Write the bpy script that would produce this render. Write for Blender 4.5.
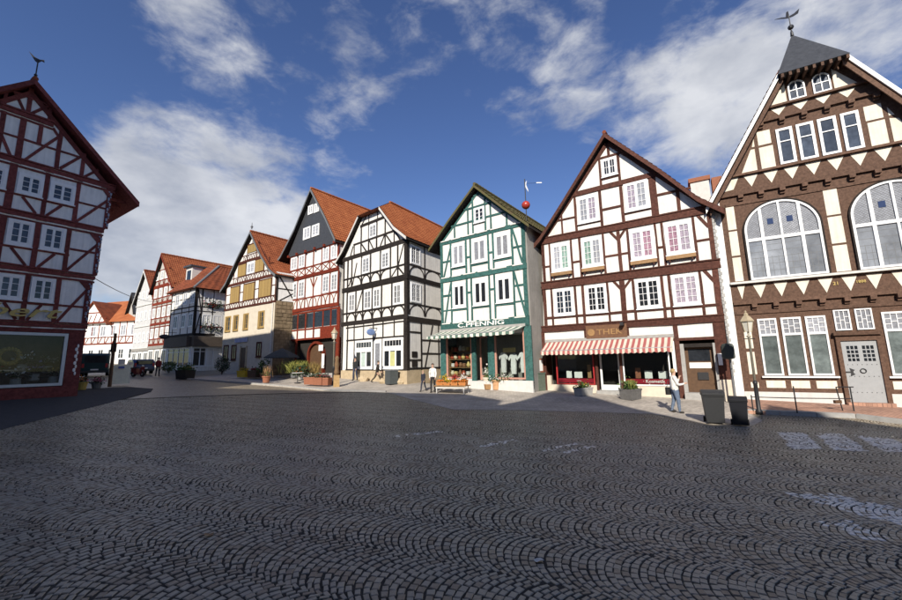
import bpy, bmesh, math, random
import numpy as np
from mathutils import Matrix, Vector, geometry
random.seed(11); np.random.seed(11)
rad = math.radians
for o in list(bpy.data.objects): bpy.data.objects.remove(o)
S = bpy.context.scene
COL = S.collection

# ------------------------------------------------------------------ camera
EYE = Vector((0, 0, 2.2))
cr, cu, cf = Vector((.99982, .00293, -.01862)), Vector((.01885, -.15528, .98769)), Vector((0, .98787, .15531))
cam_data = bpy.data.cameras.new('camera'); cam = bpy.data.objects.new('camera', cam_data); COL.objects.link(cam)
cam.matrix_world = Matrix(((cr.x, cu.x, -cf.x, EYE.x), (cr.y, cu.y, -cf.y, EYE.y), (cr.z, cu.z, -cf.z, EYE.z), (0, 0, 0, 1)))
cam_data.sensor_width = 36; cam_data.lens = 388.0 / 902 * 36; cam_data.clip_start = .05; cam_data.clip_end = 4000
S.camera = cam

# ------------------------------------------------------------------ light
SUN_AZ, SUN_EL = 13.0, 30.5            # the sun stands behind the viewer, a little to the left
sun_dir = Vector((-math.sin(rad(SUN_AZ)) * math.cos(rad(SUN_EL)), -math.cos(rad(SUN_AZ)) * math.cos(rad(SUN_EL)), math.sin(rad(SUN_EL))))
sd = bpy.data.lights.new('sun', 'SUN'); sd.energy = 4.6; sd.angle = rad(.53); sd.color = (1, .93, .82)
so = bpy.data.objects.new('sun', sd); COL.objects.link(so)
so.rotation_euler = sun_dir.to_track_quat('Z', 'Y').to_euler()
W = bpy.data.worlds.new('World'); S.world = W; W.use_nodes = True
S.view_settings.view_transform = 'Standard'; S.view_settings.look = 'None'
S.view_settings.exposure = 0.45; S.view_settings.gamma = 1; S.view_settings.use_curve_mapping = False
S.render.engine = 'CYCLES'

def world():
    nt = W.node_tree; N = nt.nodes; L = nt.links; N.clear()
    out = N.new('ShaderNodeOutputWorld'); bg = N.new('ShaderNodeBackground'); bc = N.new('ShaderNodeBackground'); mx = N.new('ShaderNodeMixShader')
    sky = N.new('ShaderNodeTexSky'); sky.sky_type = 'NISHITA'; sky.sun_disc = False
    sky.sun_elevation = rad(SUN_EL); sky.sun_rotation = math.atan2(sun_dir.x, sun_dir.y)
    sky.air_density = 1.0; sky.dust_density = .25; sky.ozone_density = 3.0; sky.altitude = 300
    hs = N.new('ShaderNodeHueSaturation'); hs.inputs['Saturation'].default_value = 1.12; hs.inputs['Hue'].default_value = .514; L.new(sky.outputs[0], hs.inputs['Color']); L.new(hs.outputs[0], bg.inputs[0]); bg.inputs[1].default_value = .092
    tc = N.new('ShaderNodeTexCoord'); dirn = N.new('ShaderNodeVectorMath'); dirn.operation = 'NORMALIZE'
    L.new(tc.outputs['Generated'], dirn.inputs[0]); D = dirn.outputs[0]
    sp = N.new('ShaderNodeSeparateXYZ'); L.new(D, sp.inputs[0])
    def M(op, a, b=None, c=None, clamp=False):
        n = N.new('ShaderNodeMath'); n.operation = op; n.use_clamp = clamp
        for i, v in enumerate((a, b, c)):
            if v is None: continue
            if isinstance(v, (int, float)): n.inputs[i].default_value = v
            else: L.new(v, n.inputs[i])
        return n.outputs[0]
    def noise(scale, det, rough, dist, off):
        mp = N.new('ShaderNodeMapping'); mp.inputs['Location'].default_value = (off, off * .7, 0); mp.inputs['Rotation'].default_value = (.2, .3, .5); mp.inputs['Scale'].default_value = (1, 1, 1.9)
        L.new(D, mp.inputs[0])
        n = N.new('ShaderNodeTexNoise')
        n.inputs['Scale'].default_value = scale; n.inputs['Detail'].default_value = det; n.inputs['Roughness'].default_value = rough; n.inputs['Distortion'].default_value = dist
        L.new(mp.outputs[0], n.inputs['Vector']); return n.outputs['Fac']
    big = noise(3.4, 9, .56, .35, 3.7); fine = noise(11, 9, .6, .25, 9.1); shade = noise(4.5, 5, .55, 0, 1.3)
    # where the cloud banks stand in this sky
    acc = None
    for d, r0, wgt in (((-.56, .77, .25), .27, .33), ((-.37, .86, .28), .2, .26), ((-.63, .70, .34), .2, .22), ((-.49, .61, .62), .13, .21), ((-.41, .68, .60), .10, .14), ((-.20, .76, .615), .12, .21), ((-.04, .79, .60), .11, .18), ((.13, .83, .54), .08, .13),
                       ((.15, .69, .70), .17, .13), ((-.02, .66, .74), .12, .08), ((.42, .74, .54), .15, .21), ((.26, .78, .56), .1, .17), ((.66, .56, .50), .24, .24), ((.55, .72, .43), .19, .18), ((.02, .86, .50), .22, -.10), ((-.62, .55, .56), .25, -.15)):
        dt = N.new('ShaderNodeVectorMath'); dt.operation = 'DISTANCE'; dt.inputs[1].default_value = Vector(d).normalized(); L.new(D, dt.inputs[0])
        mr = N.new('ShaderNodeMapRange'); mr.interpolation_type = 'SMOOTHSTEP'; mr.inputs[1].default_value = r0 * 1.5; mr.inputs[2].default_value = 0; mr.inputs[3].default_value = 0; mr.inputs[4].default_value = wgt
        L.new(dt.outputs['Value'], mr.inputs[0]); acc = mr.outputs[0] if acc is None else M('ADD', acc, mr.outputs[0])
    dens = M('ADD', M('ADD', M('MULTIPLY', big, .60), M('MULTIPLY', fine, .50)), acc)
    mr = N.new('ShaderNodeMapRange'); mr.interpolation_type = 'SMOOTHSTEP'; mr.inputs[1].default_value = .61; mr.inputs[2].default_value = .89; L.new(dens, mr.inputs[0])
    fac = M('MULTIPLY', mr.outputs[0], .86, clamp=True)
    cr_ = N.new('ShaderNodeValToRGB'); cr_.color_ramp.elements[0].position = .34; cr_.color_ramp.elements[1].position = .66
    cr_.color_ramp.elements[0].color = (.43, .46, .53, 1); cr_.color_ramp.elements[1].color = (.86, .87, .89, 1)
    L.new(shade, cr_.inputs[0]); L.new(cr_.outputs[0], bc.inputs[0]); bc.inputs[1].default_value = .72
    L.new(fac, mx.inputs[0]); L.new(bg.outputs[0], mx.inputs[1]); L.new(bc.outputs[0], mx.inputs[2]); L.new(mx.outputs[0], out.inputs[0])
world()

# ------------------------------------------------------------------ terrain height
def g(x, y):
    x2 = max(-75, min(75, x)); y2 = max(-40, min(95, y))
    d = (x2 - 13) * -.534 + (y2 - 18.6) * -.845
    t = min(1, max(0, (4.5 - d) / 4.5)); t = t * t * (3 - 2 * t)
    return -.03 * x2 + .013 * y2 + .25 * t

# ------------------------------------------------------------------ materials
MATS = {}
def mat(name, col, rough=.7, var=.12, scale=3.0, bump=.0, bscale=40, spec=.3, stretch=None, metal=0, rnd=.0, col2=None, streak=0):
    if name in MATS: return MATS[name]
    m = bpy.data.materials.new(name); m.use_nodes = True; nt = m.node_tree; N = nt.nodes; L = nt.links
    b = N['Principled BSDF']; b.inputs['Roughness'].default_value = rough; b.inputs['Specular IOR Level'].default_value = spec; b.inputs['Metallic'].default_value = metal
    tc = N.new('ShaderNodeTexCoord'); mp = N.new('ShaderNodeMapping'); L.new(tc.outputs['Object'], mp.inputs[0])
    if stretch: mp.inputs['Scale'].default_value = stretch
    n1 = N.new('ShaderNodeTexNoise'); n1.inputs['Scale'].default_value = scale; n1.inputs['Detail'].default_value = 6; n1.inputs['Roughness'].default_value = .65; L.new(mp.outputs[0], n1.inputs['Vector'])
    rp = N.new('ShaderNodeValToRGB'); rp.color_ramp.elements[0].position = .3; rp.color_ramp.elements[1].position = .72
    c = Vector(col); c2 = Vector(col2) if col2 else c * (1 - 2 * var)
    rp.color_ramp.elements[0].color = (*c2, 1); rp.color_ramp.elements[1].color = (*(c * (1 + var * .6)), 1)
    L.new(n1.outputs['Fac'], rp.inputs[0]); colout = rp.outputs[0]
    if streak:
        mp2 = N.new('ShaderNodeMapping'); mp2.inputs['Scale'].default_value = (5, 5, .35); L.new(tc.outputs['Object'], mp2.inputs[0])
        n3 = N.new('ShaderNodeTexNoise'); n3.inputs['Scale'].default_value = 1.6; n3.inputs['Detail'].default_value = 7; L.new(mp2.outputs[0], n3.inputs['Vector'])
        r3 = N.new('ShaderNodeMapRange'); r3.inputs[1].default_value = .35; r3.inputs[2].default_value = .75; r3.inputs[3].default_value = 1; r3.inputs[4].default_value = 1 - streak; L.new(n3.outputs['Fac'], r3.inputs[0])
        mm = N.new('ShaderNodeVectorMath'); mm.operation = 'SCALE'; L.new(colout, mm.inputs[0]); L.new(r3.outputs[0], mm.inputs['Scale']); colout = mm.outputs[0]
    if rnd:
        oi = N.new('ShaderNodeObjectInfo'); r4 = N.new('ShaderNodeMapRange'); r4.inputs[3].default_value = 1 - rnd; r4.inputs[4].default_value = 1 + rnd; L.new(oi.outputs['Random'], r4.inputs[0])
        mm = N.new('ShaderNodeVectorMath'); mm.operation = 'SCALE'; L.new(colout, mm.inputs[0]); L.new(r4.outputs[0], mm.inputs['Scale']); colout = mm.outputs[0]
    L.new(colout, b.inputs['Base Color'])
    if bump:
        n2 = N.new('ShaderNodeTexNoise'); n2.inputs['Scale'].default_value = bscale; n2.inputs['Detail'].default_value = 4; L.new(mp.outputs[0], n2.inputs['Vector'])
        bp = N.new('ShaderNodeBump'); bp.inputs['Strength'].default_value = bump; bp.inputs['Distance'].default_value = .02; L.new(n2.outputs['Fac'], bp.inputs['Height']); L.new(bp.outputs[0], b.inputs['Normal'])
    MATS[name] = m; return m
def timber(name, col): return mat(name, col, .75, .26, 9, .4, 26, .15, stretch=(1, 1, 1), rnd=.2)
def plaster(name, col): return mat(name, col, .9, .055, 2.6, .35, 42, .1, streak=.19, rnd=.0)

M_white = plaster('white_plaster', (.79, .765, .715)); M_cream = plaster('cream_plaster', (.80, .735, .61)); M_shadeplaster = plaster('shade_lightened_plaster', (.85, .84, .81))  # last plaster: copy of the white one, lightened to offset shade on its walls
M_frame = mat('white_window_paint', (.80, .80, .79), .45, .03, 8); M_greyframe = mat('silver_frame', (.48, .5, .53), .35, .05, 8, metal=.3)
T_brown = timber('red_brown_timber', (.104, .042, .03)); T_umber = timber('umber_timber', (.148, .086, .059)); T_green = timber('green_timber', (.052, .138, .125))
T_black = timber('black_brown_timber', (.032, .026, .023)); T_red = timber('red_timber', (.20, .034, .017)); T_wine = timber('wine_timber', (.2, .055, .05)); T_rust = timber('rust_timber', (.10, .032, .022))
M_tile = mat('red_clay_tile', (.30, .098, .042), .8, .3, 1.6, .3, 25, .15, col2=(.20, .058, .026))
M_tile2 = mat('orange_clay_tile', (.35, .12, .046), .8, .28, 1.4, .3, 25, .15, col2=(.26, .075, .03))
M_tile3 = mat('brown_clay_tile', (.25, .072, .033), .8, .25, 1.6, .3, 25, .15, col2=(.13, .042, .024))
M_mosstile = mat('mossy_tile', (.12, .085, .05), .9, .2, 3, .4, 22, .1, col2=(.085, .095, .035))
M_slate = mat('slate', (.055, .058, .064), .5, .18, 6, .2, 30, .4)
M_lead = mat('lead_grey', (.16, .165, .17), .5, .1, 6)
M_fascia = mat('pale_barge_board', (.62, .6, .56), .6, .06, 6); M_whitepaint = mat('white_paint', (.80, .79, .76), .5, .03, 5)
M_sand = mat('sandstone', (.50, .40, .265), .9, .12, 2.5, .4, 24, .1); M_sand2 = mat('pale_ashlar', (.62, .555, .45), .9, .08, 2.0, .3, 24, .1)
M_rubble = mat('rubble_stone', (.25, .19, .12), .95, .2, 3.5, .6, 9, .1, rnd=.2)
M_render = mat('grey_render', (.30, .285, .26), .9, .1, 1.6, .2, 40, .1, streak=.15)
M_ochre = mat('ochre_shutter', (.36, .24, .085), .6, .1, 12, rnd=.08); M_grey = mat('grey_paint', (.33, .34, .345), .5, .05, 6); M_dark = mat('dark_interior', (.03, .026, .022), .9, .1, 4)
M_iron = mat('black_iron', (.018, .018, .02), .5, .1, 20, spec=.5); M_bin = mat('bin_plastic', (.026, .027, .029), .55, .08, 10, spec=.4); M_bin2 = mat('black_bin_plastic', (.007, .008, .012), .5, .08, 10, spec=.4)
M_gold = mat('gold_letters', (.42, .31, .11), .4, .05, 10, metal=.4); M_brass = mat('ochre_lamp_hood', (.40, .33, .22), .5, .1, 8); M_lampglass = mat('lamp_glass', (.62, .60, .52), .25, .04, 8, spec=.5)
M_terra = mat('terracotta', (.30, .12, .068), .8, .12, 9, rnd=.1); M_concrete = mat('concrete', (.36, .35, .33), .9, .1, 6, .2, 40); M_plinth = mat('pale_plinth', (.62, .61, .58), .9, .06, 3, .1, 40, streak=.1)
M_leaf = mat('leaf_green', (.07, .12, .03), .6, .25, 5, rnd=.15); M_leafd = mat('dark_leaf', (.03, .055, .02), .6, .25, 5, rnd=.15); M_grass = mat('yellow_green_leaf', (.24, .25, .06), .6, .2, 5)
M_wood = mat('bare_wood', (.32, .19, .09), .7, .15, 8, rnd=.1); M_darkwood = mat('dark_door_wood', (.11, .06, .032), .6, .15, 8)
M_red = mat('red_paint', (.36, .03, .03), .4, .05, 8); M_white2 = mat('clean_white', (.78, .78, .76), .6, .03, 6); M_chrome = mat('galvanised', (.42, .43, .44), .4, .08, 12, metal=.7)
M_rubber = mat('rubber', (.015, .015, .015), .8, .05, 8); M_asphalt = mat('asphalt_mat', (.062, .062, .064), .9, .12, 5, .4, 90, .2)

def glass_opaque(name, col, rough=.04, var=.3, scale=2.5, spec=.55, rnd=.25):
    return mat(name, col, rough, var, scale, .05, 1.6, spec, rnd=rnd)
G_dark = glass_opaque('dark_glass', (.022, .025, .03)); G_blue = glass_opaque('sky_reflection_glass', (.06, .075, .10)); G_net = glass_opaque('net_curtain_glass', (.33, .34, .37), .12, .2, 6)  # the blue pane colour stands in for reflected sky
G_lilac = glass_opaque('lilac_curtain_glass', (.42, .36, .43), .12, .25, 9); G_pink = glass_opaque('pink_curtain_glass', (.42, .25, .32), .12, .3, 9); G_mint = glass_opaque('mint_curtain_glass', (.24, .36, .30), .12, .3, 9); G_arch = glass_opaque('cloud_reflection_glass', (.27, .29, .32), .06, .22, 1.3); G_grey = glass_opaque('grey_green_glass', (.16, .19, .185), .06, .3, 2)  # the arched panes' pale grey stands in for reflected clouds
def shop_glass():
    m = bpy.data.materials.new('shop_glass'); m.use_nodes = True; nt = m.node_tree; N = nt.nodes; L = nt.links; N.clear()
    o = N.new('ShaderNodeOutputMaterial'); t = N.new('ShaderNodeBsdfTransparent'); gl = N.new('ShaderNodeBsdfGlossy'); gl.inputs['Roughness'].default_value = .01; gl.inputs['Color'].default_value = (.9, .9, .9, 1)
    t.inputs[0].default_value = (.86, .89, .88, 1); fr = N.new('ShaderNodeFresnel'); fr.inputs[0].default_value = 1.28; mx = N.new('ShaderNodeMixShader')
    L.new(fr.outputs[0], mx.inputs[0]); L.new(t.outputs[0], mx.inputs[1]); L.new(gl.outputs[0], mx.inputs[2]); L.new(mx.outputs[0], o.inputs[0]); return m
G_shop = shop_glass()
def stripes(name, c1, c2, period, duty=.5, axis=0):
    m = bpy.data.materials.new(name); m.use_nodes = True; nt = m.node_tree; N = nt.nodes; L = nt.links; b = N['Principled BSDF']; b.inputs['Roughness'].default_value = .85
    tc = N.new('ShaderNodeTexCoord'); s = N.new('ShaderNodeSeparateXYZ'); L.new(tc.outputs['Object'], s.inputs[0])
    def M(op, a, bb):
        n = N.new('ShaderNodeMath'); n.operation = op; L.new(a, n.inputs[0]); n.inputs[1].default_value = bb; return n.outputs[0]
    f = M('LESS_THAN', M('FRACT', M('DIVIDE', s.outputs[axis], period), 0), duty)
    mx = N.new('ShaderNodeMix'); mx.data_type = 'RGBA'; L.new(f, mx.inputs[0]); mx.inputs[6].default_value = (*c1, 1); mx.inputs[7].default_value = (*c2, 1)
    nz = N.new('ShaderNodeTexNoise'); nz.inputs['Scale'].default_value = 3; L.new(tc.outputs['Object'], nz.inputs['Vector']); mr = N.new('ShaderNodeMapRange'); mr.inputs[3].default_value = .8; mr.inputs[4].default_value = 1.12; L.new(nz.outputs['Fac'], mr.inputs[0])
    vm = N.new('ShaderNodeVectorMath'); vm.operation = 'SCALE'; L.new(mx.outputs[2], vm.inputs[0]); L.new(mr.outputs[0], vm.inputs['Scale']); L.new(vm.outputs[0], b.inputs['Base Color']); return m

# ------------------------------------------------------------------ mesh helpers
def mk(name, verts, faces, m, parent=None, smooth=False, mi=None):
    me = bpy.data.meshes.new(name); me.from_pydata([tuple(v) for v in verts], [], faces); me.update()
    for x in (m if isinstance(m, (list, tuple)) else [m]): me.materials.append(x)
    if mi: me.polygons.foreach_set('material_index', mi)
    if smooth: me.polygons.foreach_set('use_smooth', [True] * len(me.polygons))
    o = bpy.data.objects.new(name, me); COL.objects.link(o)
    if parent: o.parent = parent
    return o
def tag(o, label, cat, group=None):
    o['label'] = label; o['category'] = cat
    if group: o['group'] = group
    return o
def struct(o, label=None):
    o['kind'] = 'structure'
    if label: o['label'] = label
    return o
def empty(name, loc, rz, label, cat, group=None):
    o = bpy.data.objects.new(name, None); COL.objects.link(o); o.location = loc; o.rotation_euler = (0, 0, rz); o.empty_display_size = .3
    return tag(o, label, cat, group)
BOXF = [(0, 1, 2, 3), (7, 6, 5, 4), (0, 4, 5, 1), (1, 5, 6, 2), (2, 6, 7, 3), (3, 7, 4, 0)]
class MB:
    """collects simple solids into one mesh"""
    def __init__(s): s.v = []; s.f = []; s.mi = []
    def add(s, vs, fs, mi=0):
        b = len(s.v); s.v += [tuple(v) for v in vs]; s.f += [tuple(i + b for i in f) for f in fs]; s.mi += [mi] * len(fs); return s
    def box(s, x0, x1, y0, y1, z0, z1, mi=0, M=None):
        vs = [Vector(p) for p in ((x0, y0, z0), (x0, y1, z0), (x1, y1, z0), (x1, y0, z0), (x0, y0, z1), (x0, y1, z1), (x1, y1, z1), (x1, y0, z1))]
        if M: vs = [M @ v for v in vs]
        return s.add(vs, BOXF, mi)
    def prism(s, pts, y0, y1, mi=0, M=None):   # pts in xz, extruded along y (y0 front)
        n = len(pts)
        a = sum(pts[i][0] * pts[(i + 1) % n][1] - pts[(i + 1) % n][0] * pts[i][1] for i in range(n))
        if a < 0: pts = pts[::-1]
        vs = [Vector((p[0], y0, p[1])) for p in pts] + [Vector((p[0], y1, p[1])) for p in pts]
        if M: vs = [M @ v for v in vs]
        fs = [tuple(range(n)), tuple(range(2 * n - 1, n - 1, -1))] + [(i, n + i, n + (i + 1) % n, (i + 1) % n) for i in range(n)]
        return s.add(vs, fs, mi)
    def tube(s, p0, p1, r0, r1=None, n=8, mi=0, cap=True):
        r1 = r0 if r1 is None else r1; p0 = Vector(p0); p1 = Vector(p1); d = (p1 - p0).normalized()
        a = d.orthogonal().normalized(); b = d.cross(a)
        vs = [p0 + (a * math.cos(6.28318 * i / n) + b * math.sin(6.28318 * i / n)) * r0 for i in range(n)] + [p1 + (a * math.cos(6.28318 * i / n) + b * math.sin(6.28318 * i / n)) * r1 for i in range(n)]
        fs = [(i, (i + 1) % n, n + (i + 1) % n, n + i) for i in range(n)]
        if cap: fs += [tuple(range(n - 1, -1, -1)), tuple(range(n, 2 * n))]
        return s.add(vs, fs, mi)
    def path(s, pts, r, n=6, mi=0):
        for a, b in zip(pts, pts[1:]): s.tube(a, b, r, r, n, mi)
        return s
    def lathe(s, prof, n=12, c=(0, 0, 0), mi=0):
        c = Vector(c); vs = []; fs = []
        for r, z in prof: vs += [c + Vector((r * math.cos(6.28318 * i / n), r * math.sin(6.28318 * i / n), z)) for i in range(n)]
        for k in range(len(prof) - 1): fs += [(k * n + i, k * n + (i + 1) % n, (k + 1) * n + (i + 1) % n, (k + 1) * n + i) for i in range(n)]
        fs += [tuple(range(n - 1, -1, -1)), tuple(range((len(prof) - 1) * n, len(prof) * n))]
        return s.add(vs, fs, mi)
    def ball(s, c, r, n=10, m=6, mi=0, sc=(1, 1, 1)):
        vs = []; fs = []; c = Vector(c)
        for j in range(m + 1):
            t = math.pi * j / m; rr = max(math.sin(t), .02)
            vs += [c + Vector((r * sc[0] * rr * math.cos(6.28318 * i / n), r * sc[1] * rr * math.sin(6.28318 * i / n), -r * sc[2] * math.cos(t))) for i in range(n)]
        for j in range(m): fs += [(j * n + i, j * n + (i + 1) % n, (j + 1) * n + (i + 1) % n, (j + 1) * n + i) for i in range(n)]
        return s.add(vs, fs, mi)
    def leaves(s, n, fn, size, mi=0, rnd=random):
        for _ in range(n):
            c = Vector(fn()); a = Vector((rnd.uniform(-1, 1), rnd.uniform(-1, 1), rnd.uniform(-.4, 1))).normalized(); b = a.orthogonal().normalized(); b = Matrix.Rotation(rnd.uniform(0, 6.28), 3, a) @ b
            z = size * rnd.uniform(.6, 1.3); s.add([c - a * z * .1, c + a * z * .45 + b * z * .3, c + a * z, c + a * z * .45 - b * z * .3], [(0, 1, 2, 3)], mi)
        return s
    def build(s, name, m, parent=None, smooth=False): return mk(name, s.v, s.f, m, parent, smooth, s.mi if isinstance(m, (list, tuple)) else None)
def copy_tree(o, parent=None):
    c = o.copy(); COL.objects.link(c)
    if parent: c.parent = parent
    for ch in list(o.children): copy_tree(ch, c)
    return c

# ------------------------------------------------------------------ facade frame: u to the right, v up, w out towards the street
class Fr:
    def __init__(s, root, M=None, tm=None, wm=None):
        s.root = root; s.M = M or Matrix(); s.tm = tm; s.wm = wm; s.k = 0
    def P(s, u, v, w=0): return s.M @ Vector((u, -w, v))
    def box(s, name, u0, u1, v0, v1, w0, w1, m, parent=None):
        return MB().box(u0, u1, -w1, -w0, v0, v1, 0, s.M).build(name, m, parent or s.root)
    def poly(s, name, pts, w0, w1, m, parent=None):
        return MB().prism(pts, -w1, -w0, 0, s.M).build(name, m, parent or s.root)
    def beam(s, u0, v0, u1, v1, wd, proud=.03, m=None, name='beam'):
        s.k += 1; pr = proud + (s.k % 9) * .0013
        d = Vector((u1 - u0, v1 - v0)); d.normalize(); n = Vector((-d.y, d.x)) * wd * .5
        j = lambda: random.uniform(-.008, .008)
        ln = math.hypot(u1 - u0, v1 - v0); q = max(1, min(9, int(ln / .75))); up, lo = [], []
        for i in range(q + 1):
            t = i / q; x, y = u0 + (u1 - u0) * t, v0 + (v1 - v0) * t; e = random.uniform(-.011, .011) if 0 < i < q else 0
            up.append((x + n.x + j() + n.x * e / wd * 2, y + n.y + j() + n.y * e / wd * 2)); lo.append((x - n.x + j() + n.x * e / wd * 2, y - n.y + j() + n.y * e / wd * 2))
        mb = MB()
        for i in range(q): mb.prism([up[i], lo[i], lo[i + 1], up[i + 1]], -pr, .04, 0, s.M)
        return mb.build(name, m or s.tm, s.root)
    def hb(s, u0, u1, v, wd, proud=.036, **k): return s.beam(u0, v, u1, v, wd, proud, **k)
    def posts(s, lst, v0, v1, wd=.12, proud=.026):
        for p in lst:
            u, w = p if isinstance(p, tuple) else (p, wd); s.beam(u, v0, u, v1, w, proud)
    def arc(s, cu, cv, a, b, t0, t1, wd, n=7, proud=.02):
        pts = []
        s.k += 1; pr = proud + (s.k % 9) * .0013
        mb = MB()
        out = [(cu + (a + wd / 2) * math.cos(t0 + (t1 - t0) * i / n), cv + (b + wd / 2) * math.sin(t0 + (t1 - t0) * i / n)) for i in range(n + 1)]
        inn = [(cu + (a - wd / 2) * math.cos(t0 + (t1 - t0) * i / n), cv + (b - wd / 2) * math.sin(t0 + (t1 - t0) * i / n)) for i in range(n + 1)]
        for i in range(n): mb.prism([out[i], out[i + 1], inn[i + 1], inn[i]], -pr, .03, 0, s.M)
        return mb.build('curved_brace', s.tm, s.root)
    def window(s, u0, u1, v0, v1, nc=2, cols=2, rows=3, fw=.075, glass=None, sill=True, w=.03, fm=None, top=0, name='window', cf=.05):
        """frame > pane, sill ; nc casements, each cols x rows lights; top = height share of a transom light"""
        fm = fm or s.wm or M_frame; mb = MB(); B = lambda a, b, c, d, pr: mb.box(a, b, -(w + pr), .0, c, d, 0, s.M)
        B(u0, u0 + fw, v0, v1, .03); B(u1 - fw, u1, v0, v1, .03); B(u0 + fw, u1 - fw, v0, v0 + fw, .03); B(u0 + fw, u1 - fw, v1 - fw, v1, .03)
        iu0, iu1, iv0, iv1 = u0 + fw, u1 - fw, v0 + fw, v1 - fw; cwid = (iu1 - iu0) / nc
        for c in range(nc):
            a, b = iu0 + c * cwid, iu0 + (c + 1) * cwid
            if c: B(a - cf * .55, a + cf * .55, iv0, iv1, .027)
            vt = iv1
            if top:
                vt = iv1 - (iv1 - iv0) * top
                B(a + .01, b - .01, vt - cf * .6, vt + cf * .6, .024)
            B(a + .002, a + cf, iv0, iv1, .018); B(b - cf, b - .002, iv0, iv1, .018); B(a + cf, b - cf, iv0, iv0 + cf, .018); B(a + cf, b - cf, iv1 - cf, iv1, .018)
            for r in range(1, rows): vv = iv0 + (vt - iv0) * r / rows; B(a + cf, b - cf, vv - .012, vv + .012, .009)
            for q in range(1, cols): uu = a + (b - a) * q / cols; B(uu - .011, uu + .011, iv0 + cf, iv1 - cf, .0075)
        f = mb.build(name, fm, s.root)
        gl = glass or G_dark
        if isinstance(gl, (list, tuple)):
            for c in range(nc): MB().box(iu0 + c * cwid + .003, iu0 + (c + 1) * cwid - .003, -(w * .5), .0, iv0, iv1, 0, s.M).build('pane', gl[c % len(gl)], f)
        else: MB().box(iu0, iu1, -(w * .5), .0, iv0, iv1, 0, s.M).build('pane', gl, f)
        if sill: MB().box(u0 - .04, u1 + .04, -(w + .085), .0, v0 - .055, v0 - .003, 0, s.M).build('sill', fm, f)
        return f
def root_for(name, P, az, flip, label, group='half-timbered houses round the market square'):
    a = rad(az); x = Vector((math.sin(a), math.cos(a))) * (-1 if flip else 1)
    return empty(name, P, math.atan2(x.y, x.x), label, 'house', group)
def text_mesh(fr, txt, u, v, w, h, m, parent=None, name='lettering', rot=0, shear=0, depth=.012, width=None):
    cu_ = bpy.data.curves.new('t', 'FONT'); cu_.body = txt; cu_.size = h; cu_.extrude = depth; cu_.align_x = 'CENTER'; cu_.align_y = 'CENTER'; cu_.shear = shear; cu_.resolution_u = 3; cu_.offset = h * .012
    to = bpy.data.objects.new('t', cu_); COL.objects.link(to); bpy.context.view_layer.update()
    me = bpy.data.meshes.new_from_object(to.evaluated_get(bpy.context.evaluated_depsgraph_get())); bpy.data.objects.remove(to)
    k = 1.0
    if width:
        xs = [q.co.x for q in me.vertices]; k = width / (max(xs) - min(xs))
    c, s_ = math.cos(rot), math.sin(rot)
    for q in me.vertices:
        x, y, z = q.co.x * k, q.co.y, q.co.z; q.co = fr.P(u + x * c - y * s_, v + x * s_ + y * c, w + z)
    me.materials.clear(); me.materials.append(m); o = bpy.data.objects.new(name, me); COL.objects.link(o); o.parent = parent or fr.root; return o

def tiled(fr, prof, wf, wb, m, name='roof_tiles', parent=None, course=.30, wave=.24, amp=.028, step=.03):
    """pantiles: prof = [(u,v)...] ridge to eave, wf/wb = front/back w at every profile point"""
    seg = [(Vector(prof[i + 1]) - Vector(prof[i])).length for i in range(len(prof) - 1)]; tot = sum(seg); nco = max(2, int(tot / course))
    def ev(t):
        d = t * tot
        for i, L_ in enumerate(seg):
            if d <= L_ or i == len(seg) - 1:
                k = d / L_; p = Vector(prof[i]).lerp(Vector(prof[i + 1]), k); q = Vector(prof[i + 1]) - Vector(prof[i]); n = Vector((-q.y, q.x)).normalized()
                if n.y < 0: n = -n
                return p, n, wf[i] + (wf[i + 1] - wf[i]) * k, wb[i] + (wb[i + 1] - wb[i]) * k
            d -= L_
    w_hi = max(wf); w_lo = min(wb); nw = int((w_hi - w_lo) / (wave / 4)) + 1
    V = []; F = []
    for c in range(nco):
        for e in (0, 1):
            p, n, a, b = ev((c + e) / nco); lift = .02 + (step if e else 0)
            for i in range(nw + 1):
                w = w_hi + (w_lo - w_hi) * i / nw; ww = min(a, max(b, w)); ph = (i % 4) * math.pi / 2
                h = lift + amp * (.5 + .5 * math.sin(ph)) + .004 * math.sin(c * 5.1 + i * .7)
                V.append(fr.P(p.x + n.x * h, p.y + n.y * h, ww))
    r = nw + 1
    for c in range(nco):
        for i in range(nw): F.append((2 * c * r + i, 2 * c * r + i + 1, (2 * c + 1) * r + i + 1, (2 * c + 1) * r + i))
        if c < nco - 1:
            for i in range(nw): F.append(((2 * c + 1) * r + i, (2 * c + 1) * r + i + 1, (2 * c + 2) * r + i + 1, (2 * c + 2) * r + i))
    return mk(name, V, F, m, parent or fr.root)
def slab(fr, prof, wf, wb, th, m, name='roof', parent=None):
    V = []; F = []
    for k, off in ((0, 0), (1, -th)):
        for i, (u, v) in enumerate(prof): V += [fr.P(u, v + off, wf[i]), fr.P(u, v + off, wb[i])]
    n = len(prof)
    for i in range(n - 1):
        a = 2 * i; F += [(a, a + 1, a + 3, a + 2), (2 * n + a, 2 * n + a + 2, 2 * n + a + 3, 2 * n + a + 1), (a, a + 2, 2 * n + a + 2, 2 * n + a), (a + 1, 2 * n + a + 1, 2 * n + a + 3, a + 3)]
    F += [(0, 2 * n, 2 * n + 1, 1), (2 * n - 2, 2 * n - 1, 4 * n - 1, 4 * n - 2)]
    return mk(name, V, F, m, parent or fr.root)
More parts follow.
